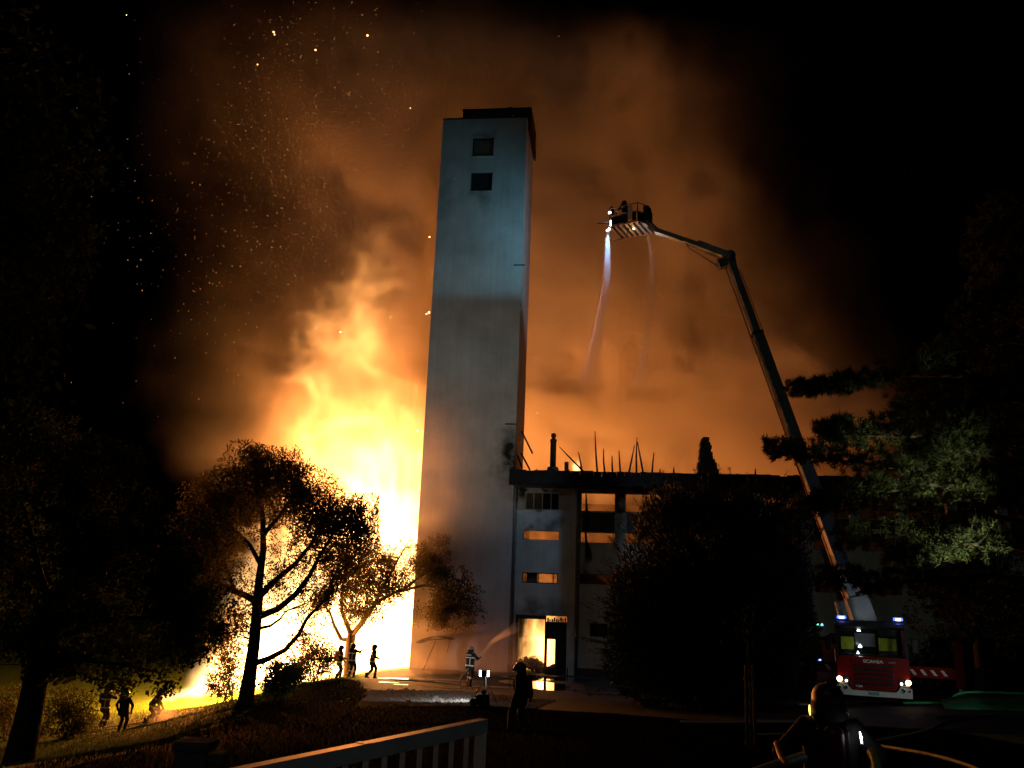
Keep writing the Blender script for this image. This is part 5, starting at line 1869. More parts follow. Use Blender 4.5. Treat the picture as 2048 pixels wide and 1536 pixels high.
        lt = np.empty(npoly, np.int32); me.polygons.foreach_get('loop_total', lt)
        vi = np.empty(len(me.loops), np.int32); me.loops.foreach_get('vertex_index', vi)
        for nm, sel in bands:
            idx = np.nonzero(sel & (lt == 4))[0]
            if len(idx) < 4: continue
            q = vi[lv[idx][:, None] + np.arange(4)]
            vn = np.zeros_like(co)
            np.add.at(vn, q.ravel(), np.repeat(fn[idx], 4, 0))
            us, inv = np.unique(q, return_inverse=True)
            Vv = co[us] + unit(vn[us]) * .005
            s_ = link_mesh(nm, np_mesh(nm, Vv, inv.reshape(-1, 4), True), M_stripe)
            s_.parent = root
    # helmet: shell, brim, comb, visor, neck guard
    hm = helmet or M_helmk
    RhM = Rh
    mb = MB()
    prof = []
    for k in range(9):
        t = math.pi / 2 * k / 8
        prof.append((max(.135 * math.cos(t) ** .8, .002), .125 + .125 * math.sin(t)))
    mb.lathe([(.13, .085), (.138, .10)] + prof, hc, 20, RhM)
    mb.v = [tuple(hc + RhM @ (Vector((p.x, p.y * 1.18 - .005, p.z)))) for p in [RhM.transposed() @ (Vector(v) - hc) for v in mb.v]]
    he = mb.build('helmet', hm); he.parent = root
    mb = MB(); mb.tube([H(0, .13, .17), H(0, .07, .228), H(0, -.03, .246), H(0, -.13, .18)], [.008, .018, .018, .008], 8)
    q = mb.build('comb', hm); q.parent = he
    mb = MB()
    ring = [(-math.pi * .12 + (math.pi * 1.24) * k / 14) for k in range(15)]
    vs = []
    for a in ring: vs += [H(.136 * math.cos(a), -.005 - .158 * math.sin(a), .11), H(.150 * math.cos(a), -.02 - .178 * math.sin(a), -.02 - .03 * math.sin(a)), H(.142 * math.cos(a), -.02 - .168 * math.sin(a), -.02 - .03 * math.sin(a)), H(.130 * math.cos(a), -.005 - .15 * math.sin(a), .11)]
    fs = []
    for k in range(14):
        for j in range(4): fs.append((k * 4 + j, k * 4 + (j + 1) % 4, k * 4 + 4 + (j + 1) % 4, k * 4 + 4 + j))
    fs += [(3, 2, 1, 0), (56, 57, 58, 59)]
    mb._add(vs, fs, True)
    q = mb.build('neck_guard', gear); q.parent = he
    if visor:
        vs, fs = [], []
        for k in range(11):
            a = math.pi * (.16 + .68 * k / 10)
            for zz, rr in ((.14, .142), (.055, .15)): vs.append(H(rr * math.cos(a), rr * 1.16 * math.sin(a), zz))
        for k in range(10): fs.append((2 * k, 2 * k + 1, 2 * k + 3, 2 * k + 2))
        mb = MB(); mb._add(vs, fs, True)
        q = mb.build('visor', M_darkglass); q.parent = he
    if mask:
        mb = MB(); capsule(mb, H(0, .10, .07), H(0, .155, .035), .055, .035); q = mb.build('breathing_mask', M_black); q.parent = root
    for s in (-1, 1):
        mb = MB(); mb.lathe([(.001, -.013), (.009, -.009), (.013, 0), (.009, .009), (.001, .013)], H(s * .036, .096, .105), 8)
        q = mb.build('eye', M_eye); q.parent = root
    if tank:
        mb = MB(); capsule(mb, T(0, -.235, .0), T(0, -.235, .42), .085, .085, 14); mb.lathe([(.03, -.17), (.035, -.10), (.03, -.09)], T(0, -.235, .0), 8, Rt)
        q = mb.build('air_cylinder', M_cyl); q.parent = root
        mb = MB(); mb.bevbox(T(0, -.165, .2), (.27, .04, .52), .015, Rt)
        q = mb.build('backplate', M_black); q.parent = root
        for s in (-1, 1):
            mb = MB(); mb.tube([T(s * .11, -.15, .42), T(s * .13, -.06, .535), T(s * .13, .09, .47), T(s * .14, .165, .30), T(s * .15, .10, .08)], .02, 6)
            q = mb.build('shoulder_strap', M_black); q.parent = root
    bpy.context.view_layer.update()
    Mw = Matrix.Translation(root.location) @ Matrix.Rotation(rz, 4, 'Z') @ Matrix.Scale(scale, 4)
    return root, [Mw @ h for h in handinfo], Mw, (hc, Rh)


def pb(px, py, Y):
    p = at(px, py, Y)
    return (p.x, p.y)


GL = 'firefighters on the lit lawn'
GT = 'firefighters by the low tree'
fA, hA, _, (hcA, RhA) = person('leftmost firefighter on the lit lawn, right elbow raised, glinting helmet', pb(205, 1455, 44), R(-25), ((-.24, .12, .95), (.22, .28, 1.42)),
       feet=((-.15, .02), (.14, -.05)), gear=M_gear2, group=GL, head=(.05, -.2), elbow=((-.6, -.4, -.6), (.9, -.1, -.5)), hands_grip=False)
fB, hB, _, _ = person('dark firefighter standing straight with arms hanging on the lit lawn', pb(242, 1465, 42.5), R(-8), ((-.31, .06, .88), (.31, .08, .90)),
       feet=((-.12, 0), (.13, .02)), group=GL, hands_grip=False, stripes=False, elbow=((-1, -.3, 0), (1, -.3, 0)))
fC, hC, _, _ = person('stooping firefighter in steam holding a hose low on the lit lawn', pb(302, 1447, 45), R(-70), ((-.12, .45, .62), (.16, .30, .58)),
       feet=((-.15, .25), (.14, -.28)), pelvis=(0, -.05, .82), lean=.55, gear=M_gear2, group=GL, head=(-.2, 0))
fD, hD, _, _ = person('left one of three silhouetted firefighters, backing up the hose with bent arms', pb(676, 1355, 51.3), R(-62), ((-.10, .36, 1.05), (.20, .22, .92)),
       feet=((-.12, .14), (.13, -.14)), lean=.08, group=GT, tank=True)
fE, hE, mE, _ = person('middle one of three silhouetted firefighters, legs apart, aiming a thin water jet', pb(702, 1354, 51), R(-35), ((-.16, .30, 1.22), (.14, .48, 1.36)),
       feet=((-.24, .05), (.22, -.04)), group=GT, elbow=((-1, -.4, -.2), (.8, -.4, -.5)))
fF, hF, _, _ = person('right one of three silhouetted firefighters, walking right with head bowed', pb(742, 1358, 50), R(-86), ((-.26, .30, 1.02), (.24, .34, 1.05)),
       feet=((-.10, .17), (.11, -.26)), foot_z=(0, .05), lean=.16, head=(-.35, 0), group=GT)
fG, hG, mG, (hcG, RhG) = person('firefighter with white reflective stripes spraying water at the burning doorway', pb(938, 1371, 45), R(-38), ((-.10, .30, 1.12), (.12, .46, 1.20)),
       feet=((-.17, .12), (.18, -.16)), helmet=M_helm, lean=.04, elbow=((-.8, -.4, -.5), (.8, -.4, -.5)))
text_mesh('POMPIERS', .085, (0, -.165, 1.36), (R(90), 0, 0), M_stripe, fG, 'back_lettering', .003, 1.0, .003)
fH, hH, _, _ = person('dark firefighter with air cylinder on the back walking left below the doorway glow', pb(1040, 1468, 24.5), R(72), ((-.24, .12, .86), (.26, .10, .84)),
       feet=((-.11, .24), (.12, -.22)), foot_z=(0, .03), lean=.10, tank=True, head=(-.28, .1), helmet=M_helmk, stripes=False, hands_grip=False, mask=True)
fI, hI, mI, (hcI, RhI) = person('nearest firefighter at the bottom edge, seen from behind in a dark red helmet', pb(1656, 1400, 8.2), R(-12), ((-.36, .20, .98), (.36, .18, .98)),
       feet=((-.17, .05), (.17, -.05)), helmet=M_helmr, tank=True, scale=1.05, voxel=.008, elbow=((-1, -.6, -.1), (1, -.6, -.1)), stripes=False)
fJ, hJ, _, _ = person('firefighter standing in the raised basket above the smoke', tuple((BR @ Vector((-.35, -.05, 0))).xy), R(35), ((-.2, .42, 1.12), (.2, .40, 1.12)),
       feet=((-.12, 0), (.13, 0)), lean=.15, parent_z=(BR @ Vector((0, 0, .03))).z, head=(-.25, 0))
# helmet lamps and glints that the photograph shows
def helmet_lamp(root, hc, Rh, off, m_, r_=.02, nm='helmet_lamp'):
    mb = MB(); mb.lathe([(r_, -r_), (r_ * 1.2, 0), (r_ * .7, r_), (.002, r_ * 1.3)], hc + Rh @ Vector(off), 10)
    q = mb.build(nm, m_); q.parent = root


helmet_lamp(fA, hcA, RhA, (.14, .04, .21), E_warm, .022)
helmet_lamp(fA, hcA, RhA, (.10, -.12, .06), E_warm, .022)
mb = MB(); mb.tube([hcI + RhI @ Vector(v) for v in ((-.155, -.02, .06), (-.158, -.03, .02), (-.155, -.04, -.02))], [.004, .007, .004], 6)  # amber glint beside the helmet, put in as glow
q = mb.build('amber_glint', E_amber); q.parent = fI
for off in ((.14, .02, .12), (.147, -.01, .09), (.15, -.03, .03), (.153, -.05, .005)):
    helmet_lamp(fI, hcI, RhI, off, M_chrome, .008, 'helmet_fitting')
mb = MB(); mb.tube([(.21, -.20, 1.40), (.215, -.215, 1.36), (.22, -.215, 1.31)], [.003, .009, .006], 6)  # bright glint on the jacket shoulder, put in as glow
q = mb.build('shoulder_glint', E_white); q.parent = fI


# ------------------------------------------------------------------ railing by the steps in front of the camera
M_rail = mat('railing_paint', (0.42, 0.43, 0.42), 0.45, 0.15, 5.0, spec=0.5)
M_conc = mat('mossy_concrete', (0.085, 0.095, 0.07), 0.9, 0.3, 7.0, bump=0.4)
M_hosew = mat('white_hose', (0.36, 0.36, 0.33), 0.6, 0.2, 8.0)
M_hosey = mat('yellow_hose', (0.42, 0.38, 0.10), 0.6, 0.2, 8.0)
M_hoseg = mat('green_lit_hose', (0.05, 0.36, 0.14), 0.6, 0.2, 8.0)  # white hose with green lamplight put into its colour
M_wood = mat('post_wood', (0.10, 0.085, 0.06), 0.9, 0.3, 9.0)
RA, RB = at(962, 1452, 4.3), at(400, 1552, 2.95)
RB.z = RA.z - 0.02
LZ = RA.z - 1.0
rail = empty('railing', (RA.x, RA.y, LZ), 0, 'pale metal railing with upright bars at the bottom edge of the view', 'railing')
dR = (RB - RA).normalized()
RB2 = RA + dR * 2.3
mb = MB(); mb.bar(RA - dR * .02, RB2, .05, .06); under(mb.build('top_rail', M_rail), rail)
for z in (LZ + .10,):
    mb = MB(); mb.bar(Vector((RA.x, RA.y, z)) + dR * .03, Vector((RB2.x, RB2.y, z)), .035, .045); under(mb.build('bottom_rail', M_rail), rail)
mb = MB(); mb.bar((RA.x, RA.y, RA.z - .032), (RA.x, RA.y, LZ - .06), .055, .055); under(mb.build('post', M_rail), rail)
mb = MB(); mb.bar((RB2.x, RB2.y, RA.z - .032), (RB2.x, RB2.y, LZ - .06), .055, .055); under(mb.build('post', M_rail), rail)
mb = MB(); mb.tube([(RA.x + .06, RA.y + .02, RA.z - .25), (RA.x + .06, RA.y + .02, LZ - .06)], .011, 6); under(mb.build('cable_conduit', M_rail), rail)
for k in range(1, 19):
    p = RA + dR * (.115 * k)
    mb = MB(); mb.bar((p.x, p.y, RA.z - .032), (p.x, p.y, LZ + .124), .022, .012); under(mb.build('baluster', M_rail), rail)
jn = RA.lerp(RB2, .36)
mb = MB(); mb.bar(jn - dR * .015, jn + dR * .015, .054, .064); under(mb.build('rail_joint', M_rail), rail)
# landing slab and steps that carry the railing and the viewer
mb = MB()
mb.bevbox((-.8, .75, LZ - .13), (3.4, 7.6, .14), .02)
land = mb.build('landing', M_conc); tag(land, kind='structure')
# two low stone pillars left of the railing
for px, py, Y, w_, d_, lab in ((394, 1479, 9.0, .34, .34, 'taller mossy stone pillar left of the railing'), (438, 1503, 8.8, .15, .22, 'lower mossy stone pillar against the taller one left of the railing')):
    c = at(px, py, Y)
    zg = gz(c.x, c.y)
    o = empty('stone_pillar', (c.x, c.y, zg), 0, lab, 'pillar')
    mb = MB(); mb.bevbox((c.x, c.y, (zg - .2 + c.z - .09) / 2), (w_ - .03, d_ - .03, c.z - .09 - zg + .2), .015); under(mb.build('shaft', M_conc), o)
    mb = MB(); mb.bevbox((c.x, c.y, c.z - .045), (w_, d_, .088), .015); under(mb.build('cap_stone', M_conc), o)
# twin stakes of a sapling at right
sb = grounded(1503, 1500, 20)
sap = empty('sapling', sb, 0, 'dark thin sapling tied between two wooden stakes right of the bush', 'sapling')
for dx in (-.09, .10):
    mb = MB(); mb.tube([sb + Vector((dx, 0, -.2)), sb + Vector((dx * .8, .02, 1.75))], .035, 8); under(mb.build('stake', M_wood), sap)
mb = MB(); mb.tube([sb + Vector((0, .03, -.1)), sb + Vector((.02, .03, 1.2)), sb + Vector((-.02, .04, 2.6))], [.025, .02, .008], 6); under(mb.build('trunk', M_bark), sap)
mb = MB(); mb.box(sb + Vector((0, .02, 1.45)), (.24, .06, .05)); under(mb.build('tie', M_rubber), sap)
C = np.array(sb) + np.random.default_rng(3).normal(size=(90, 3)) * [.2, .2, .3] + [0, 0, 2.5]
V, Fc = leaves(C, .09, .5, np.tile([0, 0, -.3], (90, 1)), np.random.default_rng(4))
o = link_mesh('foliage', np_mesh('foliage', V, Fc), M_leaf); tag(o, kind='stuff'); under(o, sap)

# ------------------------------------------------------------------ tripod worklight and generator
tb = grounded(967, 1410, 32)
tri = empty('tripod_worklight', tb, 0, 'tripod floodlight with two lamp heads standing on the gravel strip', 'floodlight')
top = at(966, 1347, 32)
top = Vector((tb.x - .02, tb.y, top.z))
mb = MB(); mb.tube([tb + Vector((0, 0, .35)), top - Vector((0, 0, .1))], .018, 8); under(mb.build('mast', M_metal), tri)
mb = MB(); mb.tube([tb + Vector((.14, -.10, .02)), tb + Vector((.02, -.02, .95))], .026, 8); under(mb.build('leg', M_reflect), tri)
for dx, dy in ((-.42, -.1), (.5, .1)):
    mb = MB(); mb.tube([tb + Vector((dx, dy, .02)), tb + Vector((0, 0, .95))], .014, 6); under(mb.build('leg', M_metal), tri)
mb = MB(); mb.bevbox(top + Vector((0, 0, .0)), (.22, .14, .20), .03); hd = under(mb.build('lamp_head', M_black), tri)
for s in (-1, 1):
    mb = MB(); mb.bevbox(top + Vector((s * .14, .03, .0)), (.03, .16, .20), .015, Matrix.Rotation(R(-18 * s), 3, 'Z')); q = mb.build('lamp_lens', E_white); q.parent = hd
mb = MB(); mb.lathe([(.05, -.1), (.06, 0)], top - Vector((0, 0, .06)), 10); q = mb.build('yoke', M_metal); q.parent = hd
spot_lamp('tripod_floodlight', top + Vector((0, .25, .05)), bp(1.0, 0, 17.0), 3600, 46, (1.0, 0.96, 0.86), 1.0, .12)
spot_lamp('stripe_fill_spot', top + Vector((.12, .25, .02)), fG.location + Vector((0, 0, 1.15)), 1500, 7, (1.0, .98, .9), 1.0, .05)  # added narrow beam that brightens the firefighter's stripes
spot_lamp('tripod_sidelight', top + Vector((-.35, .1, 0)), at(890, 1395, 34), 500, 80, (1.0, 0.98, 0.9), 0.7, .05)
gb = grounded(958, 1411, 31.4)
gen = empty('generator', gb + Vector((.12, 0, 0)), 0, 'small dark portable generator at the foot of the tripod floodlight', 'generator')
g0 = gb + Vector((.12, 0, 0))
mb = MB(); mb.bevbox(g0 + Vector((0, 0, .26)), (.42, .5, .36), .06); under(mb.build('engine_case', M_black), gen)
for s in (-1, 1):
    mb = MB(); mb.tube([g0 + Vector((s * .22, -.27, .03)), g0 + Vector((s * .22, -.27, .52)), g0 + Vector((s * .22, .27, .52)), g0 + Vector((s * .22, .27, .03)), g0 + Vector((s * .22, -.27, .03))], .018, 6); under(mb.build('frame', M_metal), gen)
mb = MB(); mb.lathe([(.08, 0), (.08, .10), (.03, .12)], g0 + Vector((.02, 0, .44)), 10); under(mb.build('fuel_cap', M_rubber), gen)
c0 = grounded(946, 1409, 31.3)
cn = empty('equipment_case', c0, 0, 'small upright case with white lit edges left of the generator', 'case')
mb = MB(); mb.bevbox(c0 + Vector((0, 0, .15)), (.16, .2, .28), .02); under(mb.build('case_body', M_black), cn)
for s in (-1, 1):
    mb = MB(); mb.box(c0 + Vector((s * .10, .02, .13)), (.035, .18, .22)); under(mb.build('side_panel', M_reflect), cn)
mb = MB(); mb.tube([c0 + Vector((-.05, 0, .29)), c0 + Vector((-.04, 0, .36)), c0 + Vector((.04, 0, .36)), c0 + Vector((.05, 0, .29))], .012, 6); under(mb.build('handle', M_black), cn)

# ------------------------------------------------------------------ collapsed awning at the foot of the tower
cv = grounded(865, 1341, 52.2)
can = empty('collapsed_awning', cv, 0, 'sagging dark awning on slanted poles at the foot of the tower', 'awning')
a_, b_, c_ = at(831, 1284, 52.2), at(868, 1272, 52.6), at(908, 1278, 53.2)
mb = MB()
rows = []
for k in range(9):
    t = k / 8
    p = a_ * (1 - t) ** 2 + at(866, 1264, 52.6) * 2 * t * (1 - t) + c_ * t ** 2
    rows.append((p, p + Vector((0.1, 1.0, -.10 - .1 * math.sin(t * 9)))))
vs = [q for r_2 in rows for q in r_2] + [q + Vector((0, 0, -.03)) for r_2 in rows for q in r_2]
fs = [(2 * k, 2 * k + 2, 2 * k + 3, 2 * k + 1) for k in range(8)] + [(18 + 2 * k, 19 + 2 * k, 21 + 2 * k, 20 + 2 * k) for k in range(8)] + [(2 * k, 18 + 2 * k, 20 + 2 * k, 2 * k + 2) for k in range(8)]
mb._add(vs, fs, True)
under(mb.build('cloth', M_char), can)
for (p, q) in ((at(872, 1281, 52.5), at(846, 1340, 52.1)), (at(900, 1280, 53), at(894, 1305, 53)), (at(846, 1281, 52.4), at(906, 1276, 53.1))):
    mb = MB(); mb.tube([p, q], .035, 6); under(mb.build('pole', M_metal), can)

# ------------------------------------------------------------------ hoses on the ground
def hose(label, pts, r_, m_, lay=True):
    P0 = [Vector(p) for p in pts]
    out = []
    n = len(P0)
    for i in range(n - 1):
        p0, p1, p2, p3 = P0[max(i - 1, 0)], P0[i], P0[i + 1], P0[min(i + 2, n - 1)]
        for k in range(7):
            t = k / 7
            q = 0.5 * ((2 * p1) + (p2 - p0) * t + (2 * p0 - 5 * p1 + 4 * p2 - p3) * t * t + (3 * p1 - p0 - 3 * p2 + p3) * t ** 3)
            out.append(q)
    out.append(P0[-1])
    if lay:
        for q in out:
            g = gz(q.x, q.y) + r_ * .9 + .03
            q.z = max(q.z, g) if q.z > g + .2 else g
    mb = MB(); mb.tube(out, r_, 8)
    o = mb.build('fire_hose', m_)
    tag(o, label, 'fire hose', 'fire hoses lying on the ground')
    return o


g_ = lambda x, y, Y: tuple(grounded(x, y, Y))
hose('yellow fire hose curving from the lower right edge towards the nearest firefighter', [g_(1985, 1545, 15.5), g_(1930, 1512, 17.0), g_(1860, 1492, 18.5), g_(1780, 1480, 19.8), g_(1735, 1476, 20.5), g_(1700, 1474, 21)], .035, M_hosey)
hose('dim hose running from mid right down to the back of the nearest firefighter', [g_(2000, 1420, 29), g_(1900, 1432, 27), g_(1850, 1452, 24), g_(1790, 1472, 22), g_(1738, 1478, 21)], .035, M_hosey)
hose('pale hose lying along the yard left of the nearest firefighter', [g_(1360, 1446, 27.5), g_(1430, 1446, 27.3), g_(1520, 1440, 27.5), g_(1600, 1440, 27.2), g_(1640, 1446, 26)], .04, M_hosew)
hose('thin pale hose ending at the sapling stakes', [g_(1510, 1467, 23), g_(1560, 1463, 23.2), g_(1600, 1460, 23.2)], .03, M_hosew)
hose('bent white hose stretched from the fire engine outrigger to the right edge', [g_(1805, 1404, 33.2), g_(1850, 1404, 33), g_(1880, 1398, 32.6), tuple(at(1920, 1387, 32)), tuple(at(1980, 1385, 31.5)), tuple(at(2060, 1388, 31))], .045, M_hoseg)
hose('short yellowish hose on the ground below the green verge', [g_(1872, 1427, 28.5), g_(1900, 1430, 28.2), g_(1940, 1424, 28.3), g_(1985, 1418, 28.5)], .035, M_hosey)
hose('white hose on the lawn running from the two standing firefighters to the stooping one', [g_(205, 1457, 43.6), g_(225, 1449, 44), g_(255, 1443, 44.5), g_(285, 1437, 45), tuple(hC[0])], .04, M_hosew)
hose('dark hose on the lawn from the standing firefighter to a white coupling', [g_(248, 1464, 42.6), g_(262, 1470, 41.8), g_(275, 1480, 41), g_(292, 1486, 40.4)], .04, M_hosew)
hose('hose held by the backing firefighter, trailing left down into the bank', [tuple(hE[0]), tuple(hD[0]), tuple(hD[1]), g_(662, 1353, 51.2), g_(640, 1362, 50)], .035, M_hosew, True)
hose('hose held by the striped firefighter, trailing to the left across the yard', [tuple(hG[1]), tuple(hG[0]), tuple(fG.location + Vector((-.3, -.3, .5))), g_(905, 1372, 44.8), g_(850, 1368, 46), g_(780, 1365, 47.5)], .035, M_hosew)
hose('thick white hose bundle lying at the left of the nearest firefighter', [tuple(at(1480, 1560, 6.0)), tuple(at(1530, 1541, 6.4)), tuple(at(1572, 1526, 6.9)), tuple(at(1604, 1515, 7.4))], .045, M_hosew, False)
hose('orange tinted hose end crossing the white bundle left of the nearest firefighter', [tuple(at(1572, 1531, 6.6)), tuple(at(1560, 1508, 6.8)), tuple(at(1553, 1486, 7.0))], .022, mat('orange_hose', (.40, .14, .05), .6, .2, 8.0), False)
hose('short pale hose end hanging right of the nearest firefighter', [tuple(at(1744, 1505, 7.2)), tuple(at(1752, 1520, 7.1)), tuple(at(1757, 1545, 7.0))], .04, M_hosey, False)
for nm, hh, wv, lab in (('nozzle', hE[1], Vector((.55, .55, .42)), 'dark hose nozzle held by the middle silhouetted firefighter'), ('nozzle', hG[1], Vector((.6, .6, .42)), 'dark hose nozzle held by the striped firefighter')):
    d_ = wv.normalized()
    mb = MB(); mb.lathe([(.03, -.12), (.035, .05), (.025, .12), (.03, .2)], hh, 10, d_.to_track_quat('Z', 'Y').to_matrix())
    tag(mb.build(nm, M_black), lab, 'nozzle')
# verge behind the hose at right, green light put into its colour
rows = []
for k in range(15):
    t = k / 14
    p = at(1882 + 190 * t, 1400 - 12 * math.sin(min(t * 2.2, 1) * 1.57), 32.2 - 1.2 * t)
    q = grounded(1890 + 190 * t, 1424, 30.6 - 1.0 * t)
    rows.append((p, p.lerp(q, .5) + Vector((0, 0, .06 * math.sin(7 * t))), q + Vector((0, 0, .05))))
vs = [q for r_2 in rows for q in r_2]
fs = []
for k in range(14):
    for j in range(2): fs.append((3 * k + j, 3 * k + 3 + j, 3 * k + 4 + j, 3 * k + 1 + j))
mb = MB(); mb._add(vs, fs, True)
M_verge = mat('green_tinted_verge', (0.012, 0.07, 0.028), 0.7, 0.4, 3.0)
o = mb.build('green_tinted_verge', M_verge)
sd_ = o.modifiers.new('thick', 'SOLIDIFY'); sd_.thickness = .02
tag(o, 'low green-tinted verge under the hose at the right edge', 'verge')
spot_lamp('verge_light', at(1990, 1330, 28), at(2000, 1408, 31.2), 14, 62, (0.55, 1.0, 0.7), 0.6, .08)

# ------------------------------------------------------------------ water jets and spray
def jet(name, label, pts, r0, r1, dens, seed, color=(0.9, 0.93, 1.0), fade=1.5, aniso=.2):
    P0 = [Vector(p) for p in pts]
    D = dense_path(P0, 8)
    n = len(D)
    mb = MB(); mb.tube([Vector(p) for p in D], [r0 + (r1 - r0) * (k / (n - 1)) for k in range(n)], 10)
    M = bpy.data.materials.new(name)
    M.use_nodes = True
    N, L = M.node_tree.nodes, M.node_tree.links
    N.remove(N['Principled BSDF'])
    ge = N.new('ShaderNodeNewGeometry')
    vd = N.new('ShaderNodeVectorMath'); vd.operation = 'DISTANCE'
    vd.inputs[1].default_value = tuple(P0[0])
    L.new(ge.outputs['Position'], vd.inputs[0])
    tot = sum((b - a).length for a, b in zip(P0, P0[1:]))
    mr = N.new('ShaderNodeMapRange')
    mr.inputs[1].default_value, mr.inputs[2].default_value = 0, tot
    mr.inputs[3].default_value, mr.inputs[4].default_value = 1.0, 0.0
    L.new(vd.outputs['Value'], mr.inputs[0])
    pw = N.new('ShaderNodeMath'); pw.operation = 'POWER'; pw.inputs[1].default_value = fade
    L.new(mr.outputs[0], pw.inputs[0])
    mu = N.new('ShaderNodeMath'); mu.operation = 'MULTIPLY'; mu.inputs[1].default_value = dens
    L.new(pw.outputs[0], mu.inputs[0])
    pv = N.new('ShaderNodeVolumePrincipled')
    pv.inputs['Color'].default_value = (*color, 1)
    pv.inputs['Anisotropy'].default_value = aniso
    L.new(mu.outputs[0], pv.inputs['Density'])
    L.new(pv.outputs[0], N['Material Output'].inputs['Volume'])
    o = mb.build(name, M)
    tag(o, label, 'water', None, 'stuff')
    return o


jm = BR @ Vector((-1.2, -.60, -.16))
jet('water_jet', 'bright blue white water jet falling from the left end of the basket', [jm, at(1214, 560, 47), at(1200, 650, 48), at(1183, 730, 49.5), at(1168, 790, 51)], .11, .55, 2.2, 1, fade=1.0)
j2 = BR @ Vector((.95, .2, -.1))
jet('water_jet', 'fainter water jet falling from the right end of the basket', [j2, at(1304, 530, 47), at(1302, 600, 48), at(1292, 690, 49), at(1276, 790, 50.5)], .06, .40, 2.6, 2, fade=1.4)
jet('water_jet', 'thin water jet from the three firefighters arching up towards the flames', [tuple(hE[1]), at(745, 1268, 52), at(790, 1238, 54.5), at(818, 1226, 56.5)], .03, .12, 3.0, 3, (.7, .6, .45), .5)
jet('water_jet', 'fan of water sprayed by the striped firefighter into the doorway', [tuple(hG[1] + Vector((.15, .15, .12))), at(985, 1283, 47.5), at(1018, 1262, 50.5), at(1040, 1252, 53.4)], .04, .32, .55, 4, (.9, .9, .9), .9)

# steam and water mist drifting at the foot of the tower, by the doorway and over the lawn
def mist(name, label, blobs, lo, hi, step, dens, seed):
    P, n = grid_points(lo, hi, step)
    nz = fbm(P, seed, 1.6, 4, True)
    d = np.zeros(len(P), np.float32)
    for (c, r_3, w_) in blobs:
        q = ((P - np.array(c, np.float32)) / np.array(r_3, np.float32))
        d += w_ * np.exp(-2.0 * (q ** 2).sum(1))
    d = np.clip(d * (1 + .9 * nz) - .05, 0, None)
    o = volume_object(name, d, n, lo, hi, volume_mat(name, density=dens, color=(.92, .88, .84)))
    tag(o, label, 'mist')
    return o


m1, m2, m3 = at(860, 1310, 52), at(990, 1315, 51.5), at(1075, 1330, 52.5)
mist('water_mist', 'glowing orange mist along the foot of the tower and the doorway',
     [(tuple(m1), (3.0, 1.6, 2.4), .9), (tuple(m2), (2.4, 1.8, 2.0), .7), (tuple(m3), (1.6, 1.5, 1.2), .22), (tuple(at(870, 1050, 52.5)), (2.8, 1.3, 8.0), .9)],
     (-9.5, 48.5, -.3), (5, 53.8, 21), .4, .16, 700)
s1 = at(318, 1438, 44.4)
mist('steam_cloud', 'small bright puff of steam beside the stooping firefighter on the lawn', [(tuple(s1 + Vector((.3, 0, .2))), (.75, .6, .55), 1.2), (tuple(s1 + Vector((-.2, 0, -.35))), (.35, .35, .3), .8)],
     (s1.x - 1.4, s1.y - 1.2, s1.z - 1.0), (s1.x + 1.8, s1.y + 1.2, s1.z + 1.3), .1, 1.0, 710)

# ------------------------------------------------------------------ embers
E_ember = emit('ember_glow', (1.0, 0.55, 0.2), 9.0)
r_ = np.random.default_rng(31)
EMB = [(547, 64, .13, 'largest of the embers high in the upper left smoke, paired with a smaller one'), (549, 69, .09, 'smaller ember just under the largest one in the upper left smoke'),
       (735, 71, .14, 'big ember highest in the smoke left of the tower top'), (631, 100, .12, 'ember between the two highest embers, a little lower'), (515, 129, .09, 'ember below the paired embers at upper left'),
       (821, 216, .07, 'small ember just left of the tower top'), (859, 474, .12, 'ember beside the middle of the tower left edge'), (858, 625, .15, 'big glowing ember touching the tower left edge halfway down'),
       (853, 628, .10, 'smaller ember next to the big one at the tower left edge'), (781, 635, .08, 'ember in the bright smoke left of the tower, upper of two'), (681, 664, .12, 'ember in the bright smoke above the blaze'),
       (631, 656, .07, 'faint ember at the left of the bright smoke'), (835, 862, .17, 'ember glowing just above the white flames beside the tower'), (1075, 826, .07, 'single ember over the burnt roof right of the tower'), (253, 30, .06, 'lone ember in the dark sky at upper left')]
for (px, py, s, lab) in EMB:
    p = at(px, py, 56.0)
    mb = MB()
    vs = []
    prof = [(.001, -.5), (.28, -.3), (.42, 0), (.3, .3), (.001, .5)]
    mb.lathe([(a * s * r_.uniform(.7, 1.2), b * s) for a, b in prof], p, 7, Quaternion(r_.normal(size=4)).normalized().to_matrix())
    o = mb.build('ember', E_ember)
    tag(o, lab, 'ember', 'large embers drifting over the fire')
